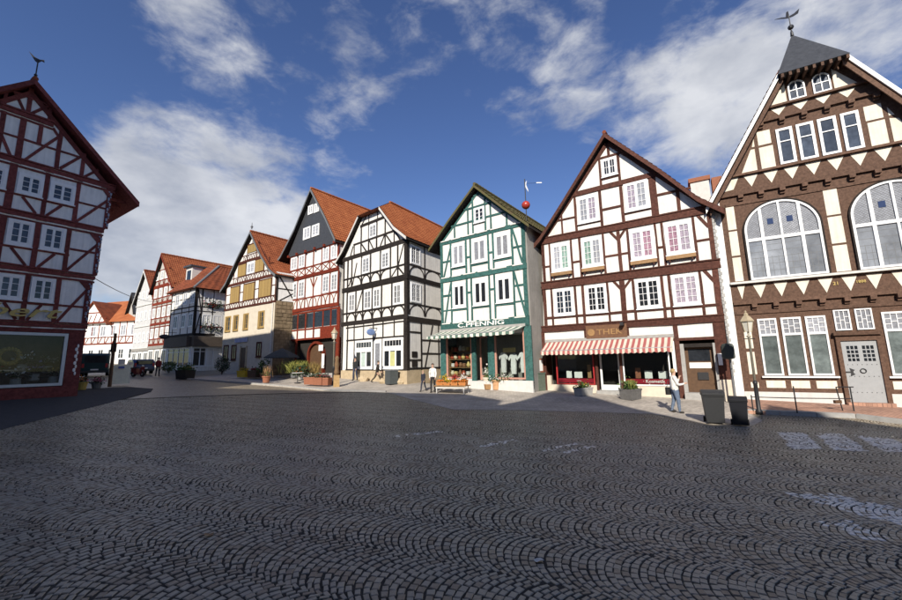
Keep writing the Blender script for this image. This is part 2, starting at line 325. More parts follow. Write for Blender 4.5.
def barge(fr, prof, w, wd, m, th=.05, name='barge_board'):
    mb = MB()
    for (a, b) in zip(prof, prof[1:]): mb.prism([(a[0], a[1] + .03), (b[0], b[1] + .03), (b[0], b[1] - wd), (a[0], a[1] - wd)], -w - th, -w, 0, fr.M)
    return mb.build(name, m, fr.root)
def gable_roof(fr, left, right, ov, depth, m, th=.14, tile_right=True, tile_left=False, bm=None, bw=.2, sl=None, under=None, dv=0):
    left = [(u, v + dv) for u, v in left]; right = [(u, v + dv) for u, v in right]
    wf = [ov] * len(left); wb = [-depth] * len(left)
    r = slab(fr, left, wf, wb, th, sl or under or T_black, 'roof'); wf2 = [ov] * len(right); wb2 = [-depth] * len(right)
    r2 = slab(fr, right, wf2, wb2, th, sl or under or T_black, 'roof')
    if tile_left: tiled(fr, left, [ov - .03] * len(left), wb, m, parent=r)
    else: slab(fr, [(u, v + .07) for u, v in left], [ov - .03] * len(left), wb, .06, m, 'roof_tiles', r)
    if tile_right: tiled(fr, right, [ov - .03] * len(right), wb2, m, parent=r2)
    else: slab(fr, [(u, v + .07) for u, v in right], [ov - .03] * len(right), wb2, .06, m, 'roof_tiles', r2)
    if bm: barge(fr, left, ov, bw, bm); barge(fr, right, ov, bw, bm)
    mb = MB(); a = left[0]
    k = 0.; 
    while k < depth + ov - .3: mb.tube(fr.P(a[0], a[1] + .09, ov - k), fr.P(a[0], a[1] + .11, ov - k - .36), .11, .125, 8); k += .36
    mb.build('ridge_tiles', m, fr.root)
    return r, r2
# ------------------------------------------------------------------ ground
TR = rad(-18); ES = (math.cos(TR), math.sin(TR)); ET = (-math.sin(TR), math.cos(TR)); TW, ROW, RAD = .94, .087, .565
def sett_material(name, base, far=False, paint=False):
    m = bpy.data.materials.new(name); m.use_nodes = True; nt = m.node_tree; N = nt.nodes; L = nt.links; b = N['Principled BSDF']; b.inputs['Roughness'].default_value = .43; b.inputs['Specular IOR Level'].default_value = .6
    geo = N.new('ShaderNodeNewGeometry')
    def M(op, a, bb=None, clamp=False):
        n = N.new('ShaderNodeMath'); n.operation = op; n.use_clamp = clamp
        for i, v in enumerate((a, bb)):
            if v is None: continue
            if isinstance(v, (int, float)): n.inputs[i].default_value = v
            else: L.new(v, n.inputs[i])
        return n.outputs[0]
    def noise(sc, det, vec=None, r=.6):
        n = N.new('ShaderNodeTexNoise'); n.inputs['Scale'].default_value = sc; n.inputs['Detail'].default_value = det; n.inputs['Roughness'].default_value = r; L.new(vec or geo.outputs['Position'], n.inputs['Vector']); return n.outputs['Fac']
    big = noise(.35, 7, r=.7); grain = noise(55, 4); bp = N.new('ShaderNodeBump'); bp.inputs['Strength'].default_value = .5; bp.inputs['Distance'].default_value = .006
    if far:
        s = N.new('ShaderNodeSeparateXYZ'); L.new(geo.outputs['Position'], s.inputs[0])
        ss = M('ADD', M('MULTIPLY', s.outputs[0], ES[0]), M('MULTIPLY', s.outputs[1], ES[1])); tt = M('ADD', M('MULTIPLY', s.outputs[0], ET[0]), M('MULTIPLY', s.outputs[1], ET[1]))
        tn = M('ADD', M('DIVIDE', tt, TW), .5); t2 = M('MULTIPLY', M('SUBTRACT', M('FRACT', tn), .5), TW); ph = M('ARCSINE', M('DIVIDE', t2, RAD)); off = M('SUBTRACT', RAD, M('MULTIPLY', M('COSINE', ph), RAD))
        r = M('DIVIDE', M('SUBTRACT', ss, off), ROW); q = M('DIVIDE', M('MULTIPLY', ph, RAD), .1008)
        fr_, fq = M('FRACT', r), M('FRACT', q)
        ed = M('MINIMUM', M('MINIMUM', fr_, M('SUBTRACT', 1, fr_)), M('MINIMUM', fq, M('SUBTRACT', 1, fq)))
        mr = N.new('ShaderNodeMapRange'); mr.inputs[1].default_value = .03; mr.inputs[2].default_value = .13; L.new(ed, mr.inputs[0]); joint = mr.outputs[0]
        cb = N.new('ShaderNodeCombineXYZ'); L.new(M('FLOOR', r), cb.inputs[0]); L.new(M('FLOOR', q), cb.inputs[1]); L.new(M('FLOOR', tn), cb.inputs[2])
        wn = N.new('ShaderNodeTexWhiteNoise'); L.new(cb.outputs[0], wn.inputs[0]); rnd = wn.outputs[0]
        L.new(joint, bp.inputs['Height']); bp.inputs['Distance'].default_value = .012
    else:
        at = N.new('ShaderNodeAttribute'); at.attribute_name = 'rnd'; rnd = at.outputs['Fac']; joint = None
        L.new(grain, bp.inputs['Height'])
    L.new(bp.outputs[0], b.inputs['Normal'])
    v = M('ADD', M('MULTIPLY', rnd, .62), M('ADD', M('MULTIPLY', big, 1.05), M('MULTIPLY', grain, .4)))
    rp = N.new('ShaderNodeValToRGB'); rp.color_ramp.elements[0].position = .42; rp.color_ramp.elements[1].position = 1.0; em = rp.color_ramp.elements.new(.8); em.color = (base[0] * 1.12, base[1] * .98, base[2] * .86, 1)
    c = Vector(base); rp.color_ramp.elements[0].color = (c.x * .42, c.y * .46, c.z * .55, 1); rp.color_ramp.elements[2].color = (*(c * 1.6), 1)
    L.new(v, rp.inputs[0]); colr = rp.outputs[0]
    moss = noise(.55, 6, r=.7); mf = N.new('ShaderNodeMapRange'); mf.inputs[1].default_value = .58; mf.inputs[2].default_value = .76; mf.inputs[4].default_value = .45; L.new(moss, mf.inputs[0])
    mm = N.new('ShaderNodeMix'); mm.data_type = 'RGBA'; L.new(mf.outputs[0], mm.inputs[0]); L.new(colr, mm.inputs[6]); mm.inputs[7].default_value = (.085, .082, .04, 1); colr = mm.outputs[2]
    if paint:
        wear = noise(14, 6, r=.75); w2 = M('ADD', wear, M('MULTIPLY', rnd, .5)); pr = N.new('ShaderNodeMapRange'); pr.inputs[1].default_value = paint; pr.inputs[2].default_value = paint + .07; L.new(w2, pr.inputs[0])
        mx = N.new('ShaderNodeMix'); mx.data_type = 'RGBA'; L.new(pr.outputs[0], mx.inputs[0]); L.new(colr, mx.inputs[6]); mx.inputs[7].default_value = (.8, .75, .66, 1); colr = mx.outputs[2]
    if joint is not None:
        mx = N.new('ShaderNodeMix'); mx.data_type = 'RGBA'; L.new(joint, mx.inputs[0]); mx.inputs[6].default_value = (.022, .021, .019, 1); L.new(colr, mx.inputs[7]); colr = mx.outputs[2]
    L.new(colr, b.inputs['Base Color']); return m
BAS = (.205, .174, .128)
M_sett = sett_material('basalt_sett', BAS); M_settfar = sett_material('basalt_paving_far', BAS, far=True)
M_paint = sett_material('painted_sett', BAS, paint=.60); M_paint2 = sett_material('faint_painted_sett', BAS, paint=.72)
M_bed = mat('joint_sand', (.078, .068, .055), .95, .2, 9, .3, 60, .1)
def paver_mat(name, base, sx, sy, rot, joint=.5):
    m = bpy.data.materials.new(name); m.use_nodes = True; nt = m.node_tree; N = nt.nodes; L = nt.links; b = N['Principled BSDF']; b.inputs['Roughness'].default_value = .8
    geo = N.new('ShaderNodeNewGeometry'); mp = N.new('ShaderNodeMapping'); mp.inputs['Rotation'].default_value = (0, 0, rot); L.new(geo.outputs['Position'], mp.inputs[0])
    br = N.new('ShaderNodeTexBrick'); br.inputs['Scale'].default_value = 1; br.inputs['Brick Width'].default_value = sx; br.inputs['Row Height'].default_value = sy; br.inputs['Mortar Size'].default_value = .006; br.inputs['Mortar Smooth'].default_value = .3
    c = Vector(base); br.inputs['Color1'].default_value = (*(c * .82), 1); br.inputs['Color2'].default_value = (*(c * 1.12), 1); br.inputs['Mortar'].default_value = (*(c * joint), 1); L.new(mp.outputs[0], br.inputs['Vector'])
    n = N.new('ShaderNodeTexNoise'); n.inputs['Scale'].default_value = .6; n.inputs['Detail'].default_value = 7; L.new(geo.outputs['Position'], n.inputs['Vector']); mr = N.new('ShaderNodeMapRange'); mr.inputs[1].default_value = .3; mr.inputs[2].default_value = .7; mr.inputs[3].default_value = .72; mr.inputs[4].default_value = 1.15; L.new(n.outputs['Fac'], mr.inputs[0])
    vm = N.new('ShaderNodeVectorMath'); vm.operation = 'SCALE'; L.new(br.outputs[0], vm.inputs[0]); L.new(mr.outputs[0], vm.inputs['Scale']); L.new(vm.outputs[0], b.inputs['Base Color'])
    bp = N.new('ShaderNodeBump'); bp.inputs['Strength'].default_value = .6; bp.inputs['Distance'].default_value = .004; bp.invert = True; L.new(br.outputs['Fac'], bp.inputs['Height']); L.new(bp.outputs[0], b.inputs['Normal']); return m
M_pave = paver_mat('grey_pavers', (.45, .40, .34), .22, .12, rad(-36)); M_pink = paver_mat('pink_pavers', (.40, .225, .155), .24, .12, rad(-30))

def in_poly(p, poly):
    x, y = p; c = False; n = len(poly)
    for i in range(n):
        x0, y0 = poly[i]; x1, y1 = poly[(i + 1) % n]
        if (y0 > y) != (y1 > y) and x < (x1 - x0) * (y - y0) / (y1 - y0) + x0: c = not c
    return c
def sheet(name, poly, dz, m, res=1.0, zf=None, skirt=.0, parent=None):
    zf = zf or (lambda x, y: g(x, y))
    xs = [p[0] for p in poly]; ys = [p[1] for p in poly]; pts = []
    n = len(poly)
    for i in range(n):
        a, b = Vector(poly[i]), Vector(poly[(i + 1) % n]); k = max(1, int((b - a).length / res))
        pts += [a.lerp(b, j / k) for j in range(k)]
    nb = len(pts); edges = [(i, (i + 1) % nb) for i in range(nb)]
    y = min(ys) + res * .5
    while y < max(ys):
        x = min(xs) + res * .5
        while x < max(xs):
            if in_poly((x, y), poly): pts.append(Vector((x, y)))
            x += res
        y += res
    r = geometry.delaunay_2d_cdt(pts, edges, [list(range(nb))], 1, 1e-4)
    V = [(p.x, p.y, zf(p.x, p.y) + dz) for p in r[0]]; F = []
    for f in r[2]:
        a, b, c = [Vector(V[i]) for i in f[:3]]
        F.append(tuple(f) if (b - a).cross(c - a).z > 0 else tuple(f[::-1]))
    if skirt:
        o = len(V); V += [(p.x, p.y, zf(p.x, p.y) + dz) for p in pts[:nb]] + [(p.x, p.y, zf(p.x, p.y) + dz - skirt) for p in pts[:nb]]
        F += [(o + i, o + nb + i, o + nb + (i + 1) % nb, o + (i + 1) % nb) for i in range(nb)]
    return mk(name, V, F, m, parent)

PAVE = [(-23, 33.4), (-20.7, 32.2), (-11.9, 27.2), (-7.4, 24.1), (-3.9, 23.6), (-2.1, 20.2), (0, 16.6), (3.2, 16.6), (7.9, 16.0), (8.5, 14.1), (9.5, 13.05), (11.2, 14.6), (11.75, 15.9), (14.2, 20), (5.6, 24.6), (-.6, 27.2), (-3, 29), (-9, 34.6), (-15, 37.2), (-23, 42)]
TERR = [(11.68, 15.9), (14.7, 14.75), (15.6, 13.2), (17.5, 11.3), (22, 9.5), (24, 14.5), (13.3, 19.6)]
ASPH = [(-9.5, 4.5), (-12.7, 11.2), (-14.7, 16.6), (-17.2, 22.6), (-18.3, 24.2), (-20.5, 25.2), (-25, 21), (-25, 6)]
def ground():
    from mathutils import noise as nz
    ax = [-900, -400, -200, -120] + list(np.arange(-90, 91, 2.0)) + [120, 200, 400, 900]; ay = [-900, -400, -200, -90] + list(np.arange(-60, 121, 2.0)) + [160, 240, 400, 900]
    V = [(x, y, g(x, y) - .035) for y in ay for x in ax]; n = len(ax); F = [(j * n + i, j * n + i + 1, (j + 1) * n + i + 1, (j + 1) * n + i) for j in range(len(ay) - 1) for i in range(n - 1)]
    gr = struct(mk('ground', V, F, M_settfar), 'dark basalt cobbled market square laid in scalloped arcs')
    fan = [(2.2 * math.sin(rad(a)), 2.2 * math.cos(rad(a))) for a in range(-62, 63, 8)] + [(24.5 * math.sin(rad(a)), 24.5 * math.cos(rad(a))) for a in range(62, -63, -6)]
    struct(sheet('paving_bed', fan, -.0068, M_bed, .5), 'dark sand bed in the joints between the cobbles')
    # setts in segmental arcs
    STR = [[(9.9, 12.35), (10.72, 12.4), (9.22, 10.2), (8.4, 10.15)], [(10.95, 12.3), (11.75, 12.3), (10.2, 10.0), (9.42, 10.1)], [(12.0, 12.2), (12.8, 12.0), (11.35, 9.9), (10.55, 10.0)]]
    ARR = [[(5.5, 6.9), (6.3, 6.95), (7.0, 5.9), (6.4, 5.2), (5.9, 5.9)], [(4.95, 5.75), (5.45, 5.85), (5.5, 5.3), (5.1, 5.2)]]
    DASH = [[(-1.65, 11.2), (-.4, 12.0), (-.32, 11.8), (-1.55, 11.0)], [(.55, 10.1), (1.6, 10.9), (1.7, 10.72), (.65, 9.92)], [(2.05, 9.75), (3.2, 10.55), (3.28, 10.38), (2.12, 9.55)], [(2.5, 9.6), (3.5, 10.3), (3.56, 10.15), (2.58, 9.42)]]
    rs = np.random.RandomState(4); near = []; farl = []; pnt = {}
    nph = 11; ph_max = math.asin(.5 * TW / RAD); dph = 2 * ph_max / nph
    for j in range(-34, 36):
        for k in range(-410, 411):
            s0 = k * ROW
            cx, cy = s0 * ES[0] + j * TW * ET[0], s0 * ES[1] + j * TW * ET[1]
            if cy < .5 or cx * cx + cy * cy > 25.2 ** 2 or abs(cx) > 1.75 * cy + 1.2: continue
            sh = rs.uniform(-1.4, 1.4); s0 += rs.uniform(-.006, .006)
            for i in range(nph):
                ph = -ph_max + (i + .5 + sh * .25) * dph
                s = s0 + RAD - RAD * math.cos(ph); t = j * TW + RAD * math.sin(ph)
                x, y = s * ES[0] + t * ET[0], s * ES[1] + t * ET[1]; q_ = nz.noise_vector(Vector((x * .16, y * .16, 3.3))) * .34 + nz.noise_vector(Vector((x * .7, y * .7, 1.3))) * .05; x += q_.x; y += q_.y; r2 = x * x + y * y
                if r2 > 24 ** 2 or r2 < 2.4 ** 2 or abs(x) > 1.6 * y: continue
                d = math.sqrt(r2)
                if d > 9 and (in_poly((x, y), PAVE) or in_poly((x, y), TERR) or in_poly((x, y), ASPH)): continue
                T = (math.sin(ph), math.cos(ph)); Nn = (-math.cos(ph), math.sin(ph))
                a = .5 * RAD * dph - .002 + rs.uniform(-.004, .002); b = max(.5 * ROW * math.cos(ph) - .0055 + rs.uniform(-.003, .002), .02)
                ww = lambda p, q: (p * ES[0] + q * ET[0], p * ES[1] + q * ET[1])
                tx, nx = ww(*T), ww(*Nn)
                jt = .005 if x > 0 else .005 + min(.006, -x * .0012); rt = rs.uniform(-.09, .09) * (1 if x > 0 else 1.8); tx, nx = (tx[0] * math.cos(rt) + nx[0] * math.sin(rt), tx[1] * math.cos(rt) + nx[1] * math.sin(rt)), (nx[0] * math.cos(rt) - tx[0] * math.sin(rt), nx[1] * math.cos(rt) - tx[1] * math.sin(rt))
                item = (x + rs.uniform(-jt, jt), y + rs.uniform(-jt, jt), tx, nx, a * rs.uniform(.9, 1.02), b * rs.uniform(.92, 1.03), rs.uniform(-.0015, .002), rs.uniform(-.016, .016), rs.uniform(-.016, .016), rs.rand())
                hit = None
                for si, P in enumerate(STR + ARR + DASH):
                    if d < 17 and in_poly((x, y), P): hit = si; break
                if hit is not None: pnt.setdefault(hit, []).append(item)
                else: (near if d < 11.5 else farl).append(item)
    def emit(items, bevel, name, m, parent=gr):
        V = []; F = []; R = []
        for (x, y, tx, nx, a, b, dz, ta, tb, rn) in items:
            z = g(x, y) + dz; o = len(V); js = rs.uniform(-.005, .005, 8)
            base = [(-a + js[0], -b + js[1]), (a + js[2], -b + js[3]), (a + js[4], b + js[5]), (-a + js[6], b + js[7])]
            def P(p, q, h): return (x + tx[0] * p + nx[0] * q, y + tx[1] * p + nx[1] * q, z + h + p * ta + q * tb)
            if bevel:
                V += [P(p, q, -.035) for p, q in base] + [P(p, q, -.0065) for p, q in base] + [P(p * .84, q * .82, 0) for p, q in base]
                F += [(o + 8, o + 9, o + 10, o + 11)] + [(o + 4 + i, o + 4 + (i + 1) % 4, o + 8 + (i + 1) % 4, o + 8 + i) for i in range(4)] + [(o + i, o + (i + 1) % 4, o + 4 + (i + 1) % 4, o + 4 + i) for i in range(4)]; R += [rn] * 12
            else:
                V += [P(p, q, -.03) for p, q in base] + [P(p * .9, q * .88, -.002) for p, q in base]
                F += [(o + 4, o + 5, o + 6, o + 7)] + [(o + i, o + (i + 1) % 4, o + 4 + (i + 1) % 4, o + 4 + i) for i in range(4)]; R += [rn] * 8
        # make the winding face upwards
        if V:
            a_, b_, c_ = [Vector(V[i]) for i in F[0][:3]]
            if (b_ - a_).cross(c_ - a_).z < 0: F = [f[::-1] for f in F]
        o = mk(name, V, F, m, parent); at = o.data.attributes.new('rnd', 'FLOAT', 'POINT'); at.data.foreach_set('value', R)
        return o
    near.sort(key=lambda it: it[0] ** 2 + it[1] ** 2 + (0 if abs(it[0]) < 1.14 * it[1] and (it[1] > 3.2) else 400))
    for it in near[:300]: emit([it], True, 'sett', M_sett)
    o = emit(near[300:], True, 'setts', M_sett); o['kind'] = 'stuff'
    o = emit(farl, False, 'setts', M_sett); o['kind'] = 'stuff'
    for h, its in pnt.items():
        o = emit(its, True, 'painted_setts', M_paint if h < 5 else M_paint2); o['kind'] = 'stuff'; o['label'] = ['worn white crossing stripe', 'worn white crossing stripe', 'worn white crossing stripe', 'worn white road marking', 'worn white road marking'][h] if h < 5 else 'faint worn white line'
    # sheets on top
    struct(sheet('pavement', PAVE, .006, M_pave, .9, skirt=.06), 'pale grey paved strip in front of the row of houses')
    struct(sheet('terrace', TERR, .13, M_pink, .8, skirt=.22), 'pinkish paved terrace in front of the large brown house')
    struct(sheet('asphalt', ASPH, .008, M_asphalt, 1.0, skirt=.05), 'dark smooth asphalt strip in front of the shop with the large window')
    # kerb stones
    kr = struct(bpy.data.objects.new('kerb', None), 'row of kerb stones along the pavement'); COL.objects.link(kr)
    def kerb(pl, h, wd=.16):
        for a, b in zip(pl, pl[1:]):
            a, b = Vector(a), Vector(b); L_ = (b - a).length; n = max(1, int(L_ / 1.0)); d = (b - a) / L_; nn = Vector((-d.y, d.x)) * wd
            for i in range(n):
                p, q = a + d * (L_ * i / n + .008), a + d * (L_ * (i + 1) / n - .008)
                V = [(p.x, p.y), (q.x, q.y), (q.x + nn.x, q.y + nn.y), (p.x + nn.x, p.y + nn.y)]
                vs = [(x, y, g(x, y) - .1) for x, y in V] + [(x, y, g(x, y) + h + random.uniform(-.004, .004)) for x, y in V]
                mk('kerb_stone', vs, [(0, 3, 2, 1), (4, 5, 6, 7), (0, 1, 5, 4), (1, 2, 6, 5), (2, 3, 7, 6), (3, 0, 4, 7)], M_concrete, kr)
    kerb([(-4.0, 23.7), (-7.4, 24.15), (-11.9, 27.25), (-20.7, 32.25), (-23.0, 33.45)][::-1], .09)
    kerb([(11.6, 15.95), (14.68, 14.68), (15.58, 13.1), (17.5, 11.2), (22, 9.4)], .155)
ground()
def root_mat(r): return Matrix.Translation(r.location) @ Matrix.Rotation(r.rotation_euler.z, 4, 'Z')
# ------------------------------------------------------------------ shop recess
def body(fr, upper, vs, u0, u1, depth, rec, m, mlow=None, inner=None):
    """upper storeys as a solid prism; ground floor set back behind the shop windows"""
    w = fr.poly('wall', upper, -depth, 0, m)
    if vs is None: return w
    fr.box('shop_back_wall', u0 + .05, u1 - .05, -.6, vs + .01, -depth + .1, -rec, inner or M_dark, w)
    fr.box('shop_floor', u0 + .06, u1 - .06, -.6, .1, -rec + .005, -.1, M_concrete, w)
    fr.box('pier', u0, u0 + .14, -.6, vs - .002, -rec - .2, -.02, mlow or m, w); fr.box('pier', u1 - .14, u1, -.6, vs - .002, -rec - .2, -.02, mlow or m, w)
    return w
def awning(fr, u0, u1, v1, v0, out, val, m, name='awning', scallop=None):
    mb = MB(); n = scallop or 24; V = []; F = []; sg = []
    for i in range(n + 1):
        u = u0 + (u1 - u0) * i / n; sag = 0
        sag = .03 * math.sin(math.pi * i / n) + random.uniform(-.008, .008); jl = random.uniform(-.006, .006)
        V += [fr.P(u, v1, .06), fr.P(u, (v1 + v0) / 2 - .035 + jl, .06 + (out - .06) * .5), fr.P(u, v0 - sag, out)]; sg.append(sag)
    for i in range(n): F += [(3 * i, 3 * i + 1, 3 * i + 4, 3 * i + 3), (3 * i + 1, 3 * i + 2, 3 * i + 5, 3 * i + 4)]
    o = len(V); k = 6
    for i in range(n * k + 1):
        u = u0 + (u1 - u0) * i / (n * k); sv = sg[min(n, i // k)] + (sg[min(n, i // k + 1)] - sg[min(n, i // k)]) * (i % k) / k; V += [fr.P(u, v0 - sv, out), fr.P(u, v0 - sv - val * (.78 + .22 * abs(math.sin(math.pi * i / k))), out + .02 + .025 * math.sin(i * 1.3))]
    for i in range(n * k): F.append((o + 2 * i, o + 2 * i + 1, o + 2 * i + 3, o + 2 * i + 2))
    a = mk(name, V, F, m, fr.root); mod = a.modifiers.new('t', 'SOLIDIFY'); mod.thickness = .008
    mb = MB(); mb.tube(fr.P(u0, v0 - .01, out - .02), fr.P(u1, v0 - .01, out - .02), .025)
    for u in (u0 + .12, u1 - .12): mb.tube(fr.P(u, v1 - .1, .06), fr.P(u, v0 - .03, out - .03), .018)
    mb.build('awning_arm', M_chrome, a); fr.box('awning_box', u0 - .03, u1 + .03, v1 - .02, v1 + .14, .0, .12, M_concrete, a)
    return a
def shopwin(fr, u0, u1, v0, v1, m, fw=.08, w0=-.1, mull=()):
    mb = MB(); d = .12
    for a, b, c, e in ((u0, u0 + fw, v0, v1), (u1 - fw, u1, v0, v1), (u0 + fw, u1 - fw, v0, v0 + fw), (u0 + fw, u1 - fw, v1 - fw, v1)): mb.box(a, b, -(w0 + d), -w0, c, e, 0, fr.M)
    for q in mull: mb.box(q - .025, q + .025, -(w0 + d - .02), -w0, v0 + fw, v1 - fw, 0, fr.M)
    f = mb.build('shop_window', m, fr.root); fr.box('pane', u0 + fw, u1 - fw, v0 + fw, v1 - fw, w0 + .03, w0 + .04, G_shop, f); return f
def shopdoor(fr, u0, u1, v0, v1, m, w0=-.35, glass=None):
    mb = MB(); d = .07; fw = .1
    for a, b, c, e in ((u0, u0 + fw, v0, v1), (u1 - fw, u1, v0, v1), (u0 + fw, u1 - fw, v0, v0 + .28), (u0 + fw, u1 - fw, v1 - fw, v1)): mb.box(a, b, -(w0 + d), -w0, c, e, 0, fr.M)
    f = mb.build('door', m, fr.root); fr.box('pane', u0 + fw, u1 - fw, v0 + .28, v1 - fw, w0 + .025, w0 + .035, glass or G_shop, f)
    MB().tube(fr.P(u1 - .05, 1.0, w0 + d + .05), fr.P(u1 - .05, 1.35, w0 + d + .05), .015).build('handle', M_chrome, f); return f

# ================================================================== brown timbered house with the striped awning
def house_brown():
    r = root_for('timber_house', (5.40, 23.61, .35), -56, True, 'wide white house with red-brown timbers and red striped shop awning'); f = Fr(r, None, T_brown)
    UP = [(.2, 2.72), (9.12, 2.72), (9.27, 6.3), (9.2, 9.05), (4.7, 14.3), (.4, 8.95), (.3, 6.3)]
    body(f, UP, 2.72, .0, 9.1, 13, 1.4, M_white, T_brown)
    gable_roof(f, [(4.65, 15.0), (2.0, 11.55), (.5, 9.65), (-.45, 8.75)], [(4.65, 15.0), (7.2, 12.0), (8.7, 10.05), (9.75, 9.15)], .42, 13.5, M_tile3, .16, True, False, T_brown, .26, dv=-.33)
    f.hb(.12, 9.2, 3.62, .32, .09); f.hb(.1, 9.22, 3.80, .07, .13); f.hb(.24, 9.32, 6.27, .42, .08); f.hb(.22, 9.34, 6.5, .07, .13); f.hb(.3, 9.26, 9.08, .36, .08); f.hb(.26, 9.28, 9.28, .07, .12); f.hb(2.2, 7.0, 11.62, .28, .06)
    f.beam(.45, 9.1, 4.66, 14.2, .22, .05); f.beam(9.18, 9.15, 4.74, 14.2, .22, .05)
    f.posts([(.38, .2), (.83, .12), (2.25, .13), (2.69, .14), (4.05, .11), (4.82, .26), (5.37, .13), (6.75, .14), (7.08, .13), (8.43, .12), (9.07, .24)], 3.78, 6.08)
    f.posts([(.45, .18), (.87, .11), (2.2, .11), (2.7, .14), (4.03, .11), (4.85, .17), (5.32, .12), (6.69, .1), (7.01, .11), (8.42, .12), (9.13, .24)], 6.5, 8.9)
    f.hb(.3, 9.1, 4.3, .13, .042)
    for a, b in ((.4, .85), (2.2, 2.7), (4.03, 4.8), (4.88, 5.3), (6.7, 7.0), (8.42, 9.1)): f.hb(a, b, 7.45 + .015 * a, .12, .02)
    for c in (4.82,):
        f.beam(c + .05, 5.55, c + .5, 6.1, .13, .018); f.beam(c - .05, 5.55, c - .45, 6.1, .13, .018); f.beam(c, 8.35, c + .42, 8.92, .13, .018); f.beam(c, 8.35, c - .4, 8.92, .13, .018)
    f.beam(9.0, 5.45, 8.6, 6.1, .14, .018); f.beam(9.05, 8.2, 8.62, 8.92, .14, .018)
    f.posts([(1.74, .12)], 9.25, 10.55); f.posts([(2.6, .14)], 9.25, 11.55); f.posts([(4.05, .16), (5.2, .16)], 9.25, 11.5); f.posts([(6.78, .34)], 9.25, 11.75); f.posts([(7.88, .16)], 9.25, 10.75)
    f.hb(1.25, 2.6, 10.22, .11); f.hb(4.1, 5.15, 10.28, .12); f.hb(6.9, 8.5, 10.42, .12); f.hb(2.65, 4.0, 9.66, .1); f.hb(5.25, 6.65, 9.76, .1)
    f.posts([(4.17, .12), (5.2, .14)], 11.75, 13.45); f.posts([(4.72, .14)], 13.4, 14.3); f.hb(3.5, 5.75, 13.42, .12); f.hb(4.2, 5.2, 12.1, .1)
    W1 = ((1.0, 2.14), (2.86, 3.99), (5.46, 6.66), (7.17, 8.36))
    gl1 = (G_dark, G_dark, [G_dark, G_dark], G_lilac); gl2 = ([G_net, G_mint], [G_mint, G_net], [G_lilac, G_pink], [G_pink, G_lilac])
    for i, (a, b) in enumerate(W1):
        f.window(a, b, 4.39, 5.97, 2, 2, 4, .1, gl1[i], True, .035, cf=.06)
    for i, (a, b) in enumerate(((.97, 2.13), (2.79, 3.97), (5.40, 6.62), (7.1, 8.35))):
        w = f.window(a, b, 7.05, 8.74, 2, 2, 4, .11, gl2[i], True, .035, cf=.07)
        bx = f.box('flower_box', a - .03, b + .03, 6.78, 6.97, .05, .22, M_wood, w); f.box('bracket', a + .1, a + .16, 6.66, 6.78, .04, .18, T_brown, w); f.box('bracket', b - .16, b - .1, 6.66, 6.78, .04, .18, T_brown, w)
    f.window(2.72, 3.92, 9.72, 11.33, 2, 2, 4, .11, [G_net, G_lilac], True, .035, cf=.07); f.window(5.34, 6.56, 9.84, 11.5, 2, 2, 4, .11, [G_lilac, G_net], True, .035, cf=.07); f.window(4.27, 5.12, 12.2, 13.3, 2, 2, 2, .1, G_dark, True, .035)
    # open casement in the third first-floor window
    mb = MB()
    for i in range(46): z = .9 + i * .178; mb.box(9.2, 9.30 + .05 * (i % 2), -.05, .0, z, z + .16)
    mb.build('quoin_tiles', mat('pale_slate_tiles', (.42, .41, .39), .8, .2, 9), r)['kind'] = 'stuff'
    # ground floor
    f.hb(.05, 9.15, 2.72, .14, .05); f.posts([(.13, .26), (9.0, .34)], -.3, 3.5, proud=.05); f.posts([(7.13, .2), (8.78, .14)], -.3, 3.5, proud=.045); f.posts([(2.66, .12), (4.9, .12)], 2.8, 3.46)
    f.box('post', 6.86, 7.0, 1.1, 2.66, .0, .05, M_whitepaint)
    sg = f.box('sign_board', 2.73, 4.88, 2.95, 3.66, .05, .14, mat('sign_wood', (.17, .085, .045), .7, .15, 8)); text_mesh(f, 'THEK', 3.98, 3.27, .145, .42, mat('dull_gold', (.33, .19, .08), .6), sg, width=1.35); MB().tube(f.P(3.02, 3.28, .14), f.P(3.02, 3.28, .165), .2, .2, 16).build('emblem', mat('dull_gold', (.33, .19, .08)), sg)
    f.box('lamp', 4.62, 4.78, 3.55, 3.72, .14, .5, M_iron, sg)
    for a, b in ((.5, 3.08), (4.5, 6.8)): f.box('plinth', a, b, -.5, .38, -.2, .03, M_sand2)
    f.box('plinth', 8.72, 9.16, -.5, .75, -.2, .06, M_sand2); f.box('plinth', .27, .5, -.5, .9, -.2, .055, M_sand2)
    RB = mat('red_shop_lettering_band', (.30, .015, .03), .4, .05, 8)
    for a, b in ((.85, 3.0), (4.5, 6.72)):
        shopwin(f, a, b, .40, 2.66, M_red if a < 1 else M_frame, .06); bd = f.box('lettering_band', a + .08, b - .08, .5, .74, -.085, -.08, RB)
        if a > 1: text_mesh(f, '· Kosmetik', (a + b) / 2 + .3, .62, -.078, .23, M_white2, bd, depth=.002)
        else: text_mesh(f, '—', 2.1, .62, -.078, .23, M_white2, bd, depth=.002)
    shopdoor(f, 3.25, 4.3, .12, 2.5, M_frame); f.box('step', 3.1, 4.5, -.4, .11, -.6, .3, M_concrete)
    f.posts([(3.14, .14), (4.4, .14)], 0, 2.7, proud=.0)
    # side entrance
    dr = f.box('door', 7.4, 8.6, .12, 2.3, -.3, -.22, M_darkwood); f.box('pane', 7.55, 8.45, 1.62, 2.2, -.22, -.21, G_dark, dr); f.box('notice', 7.55, 8.45, 1.28, 1.55, -.22, -.208, M_white2, dr); f.box('letter_box', 7.85, 8.3, .72, 1.08, -.22, -.17, M_iron, dr)
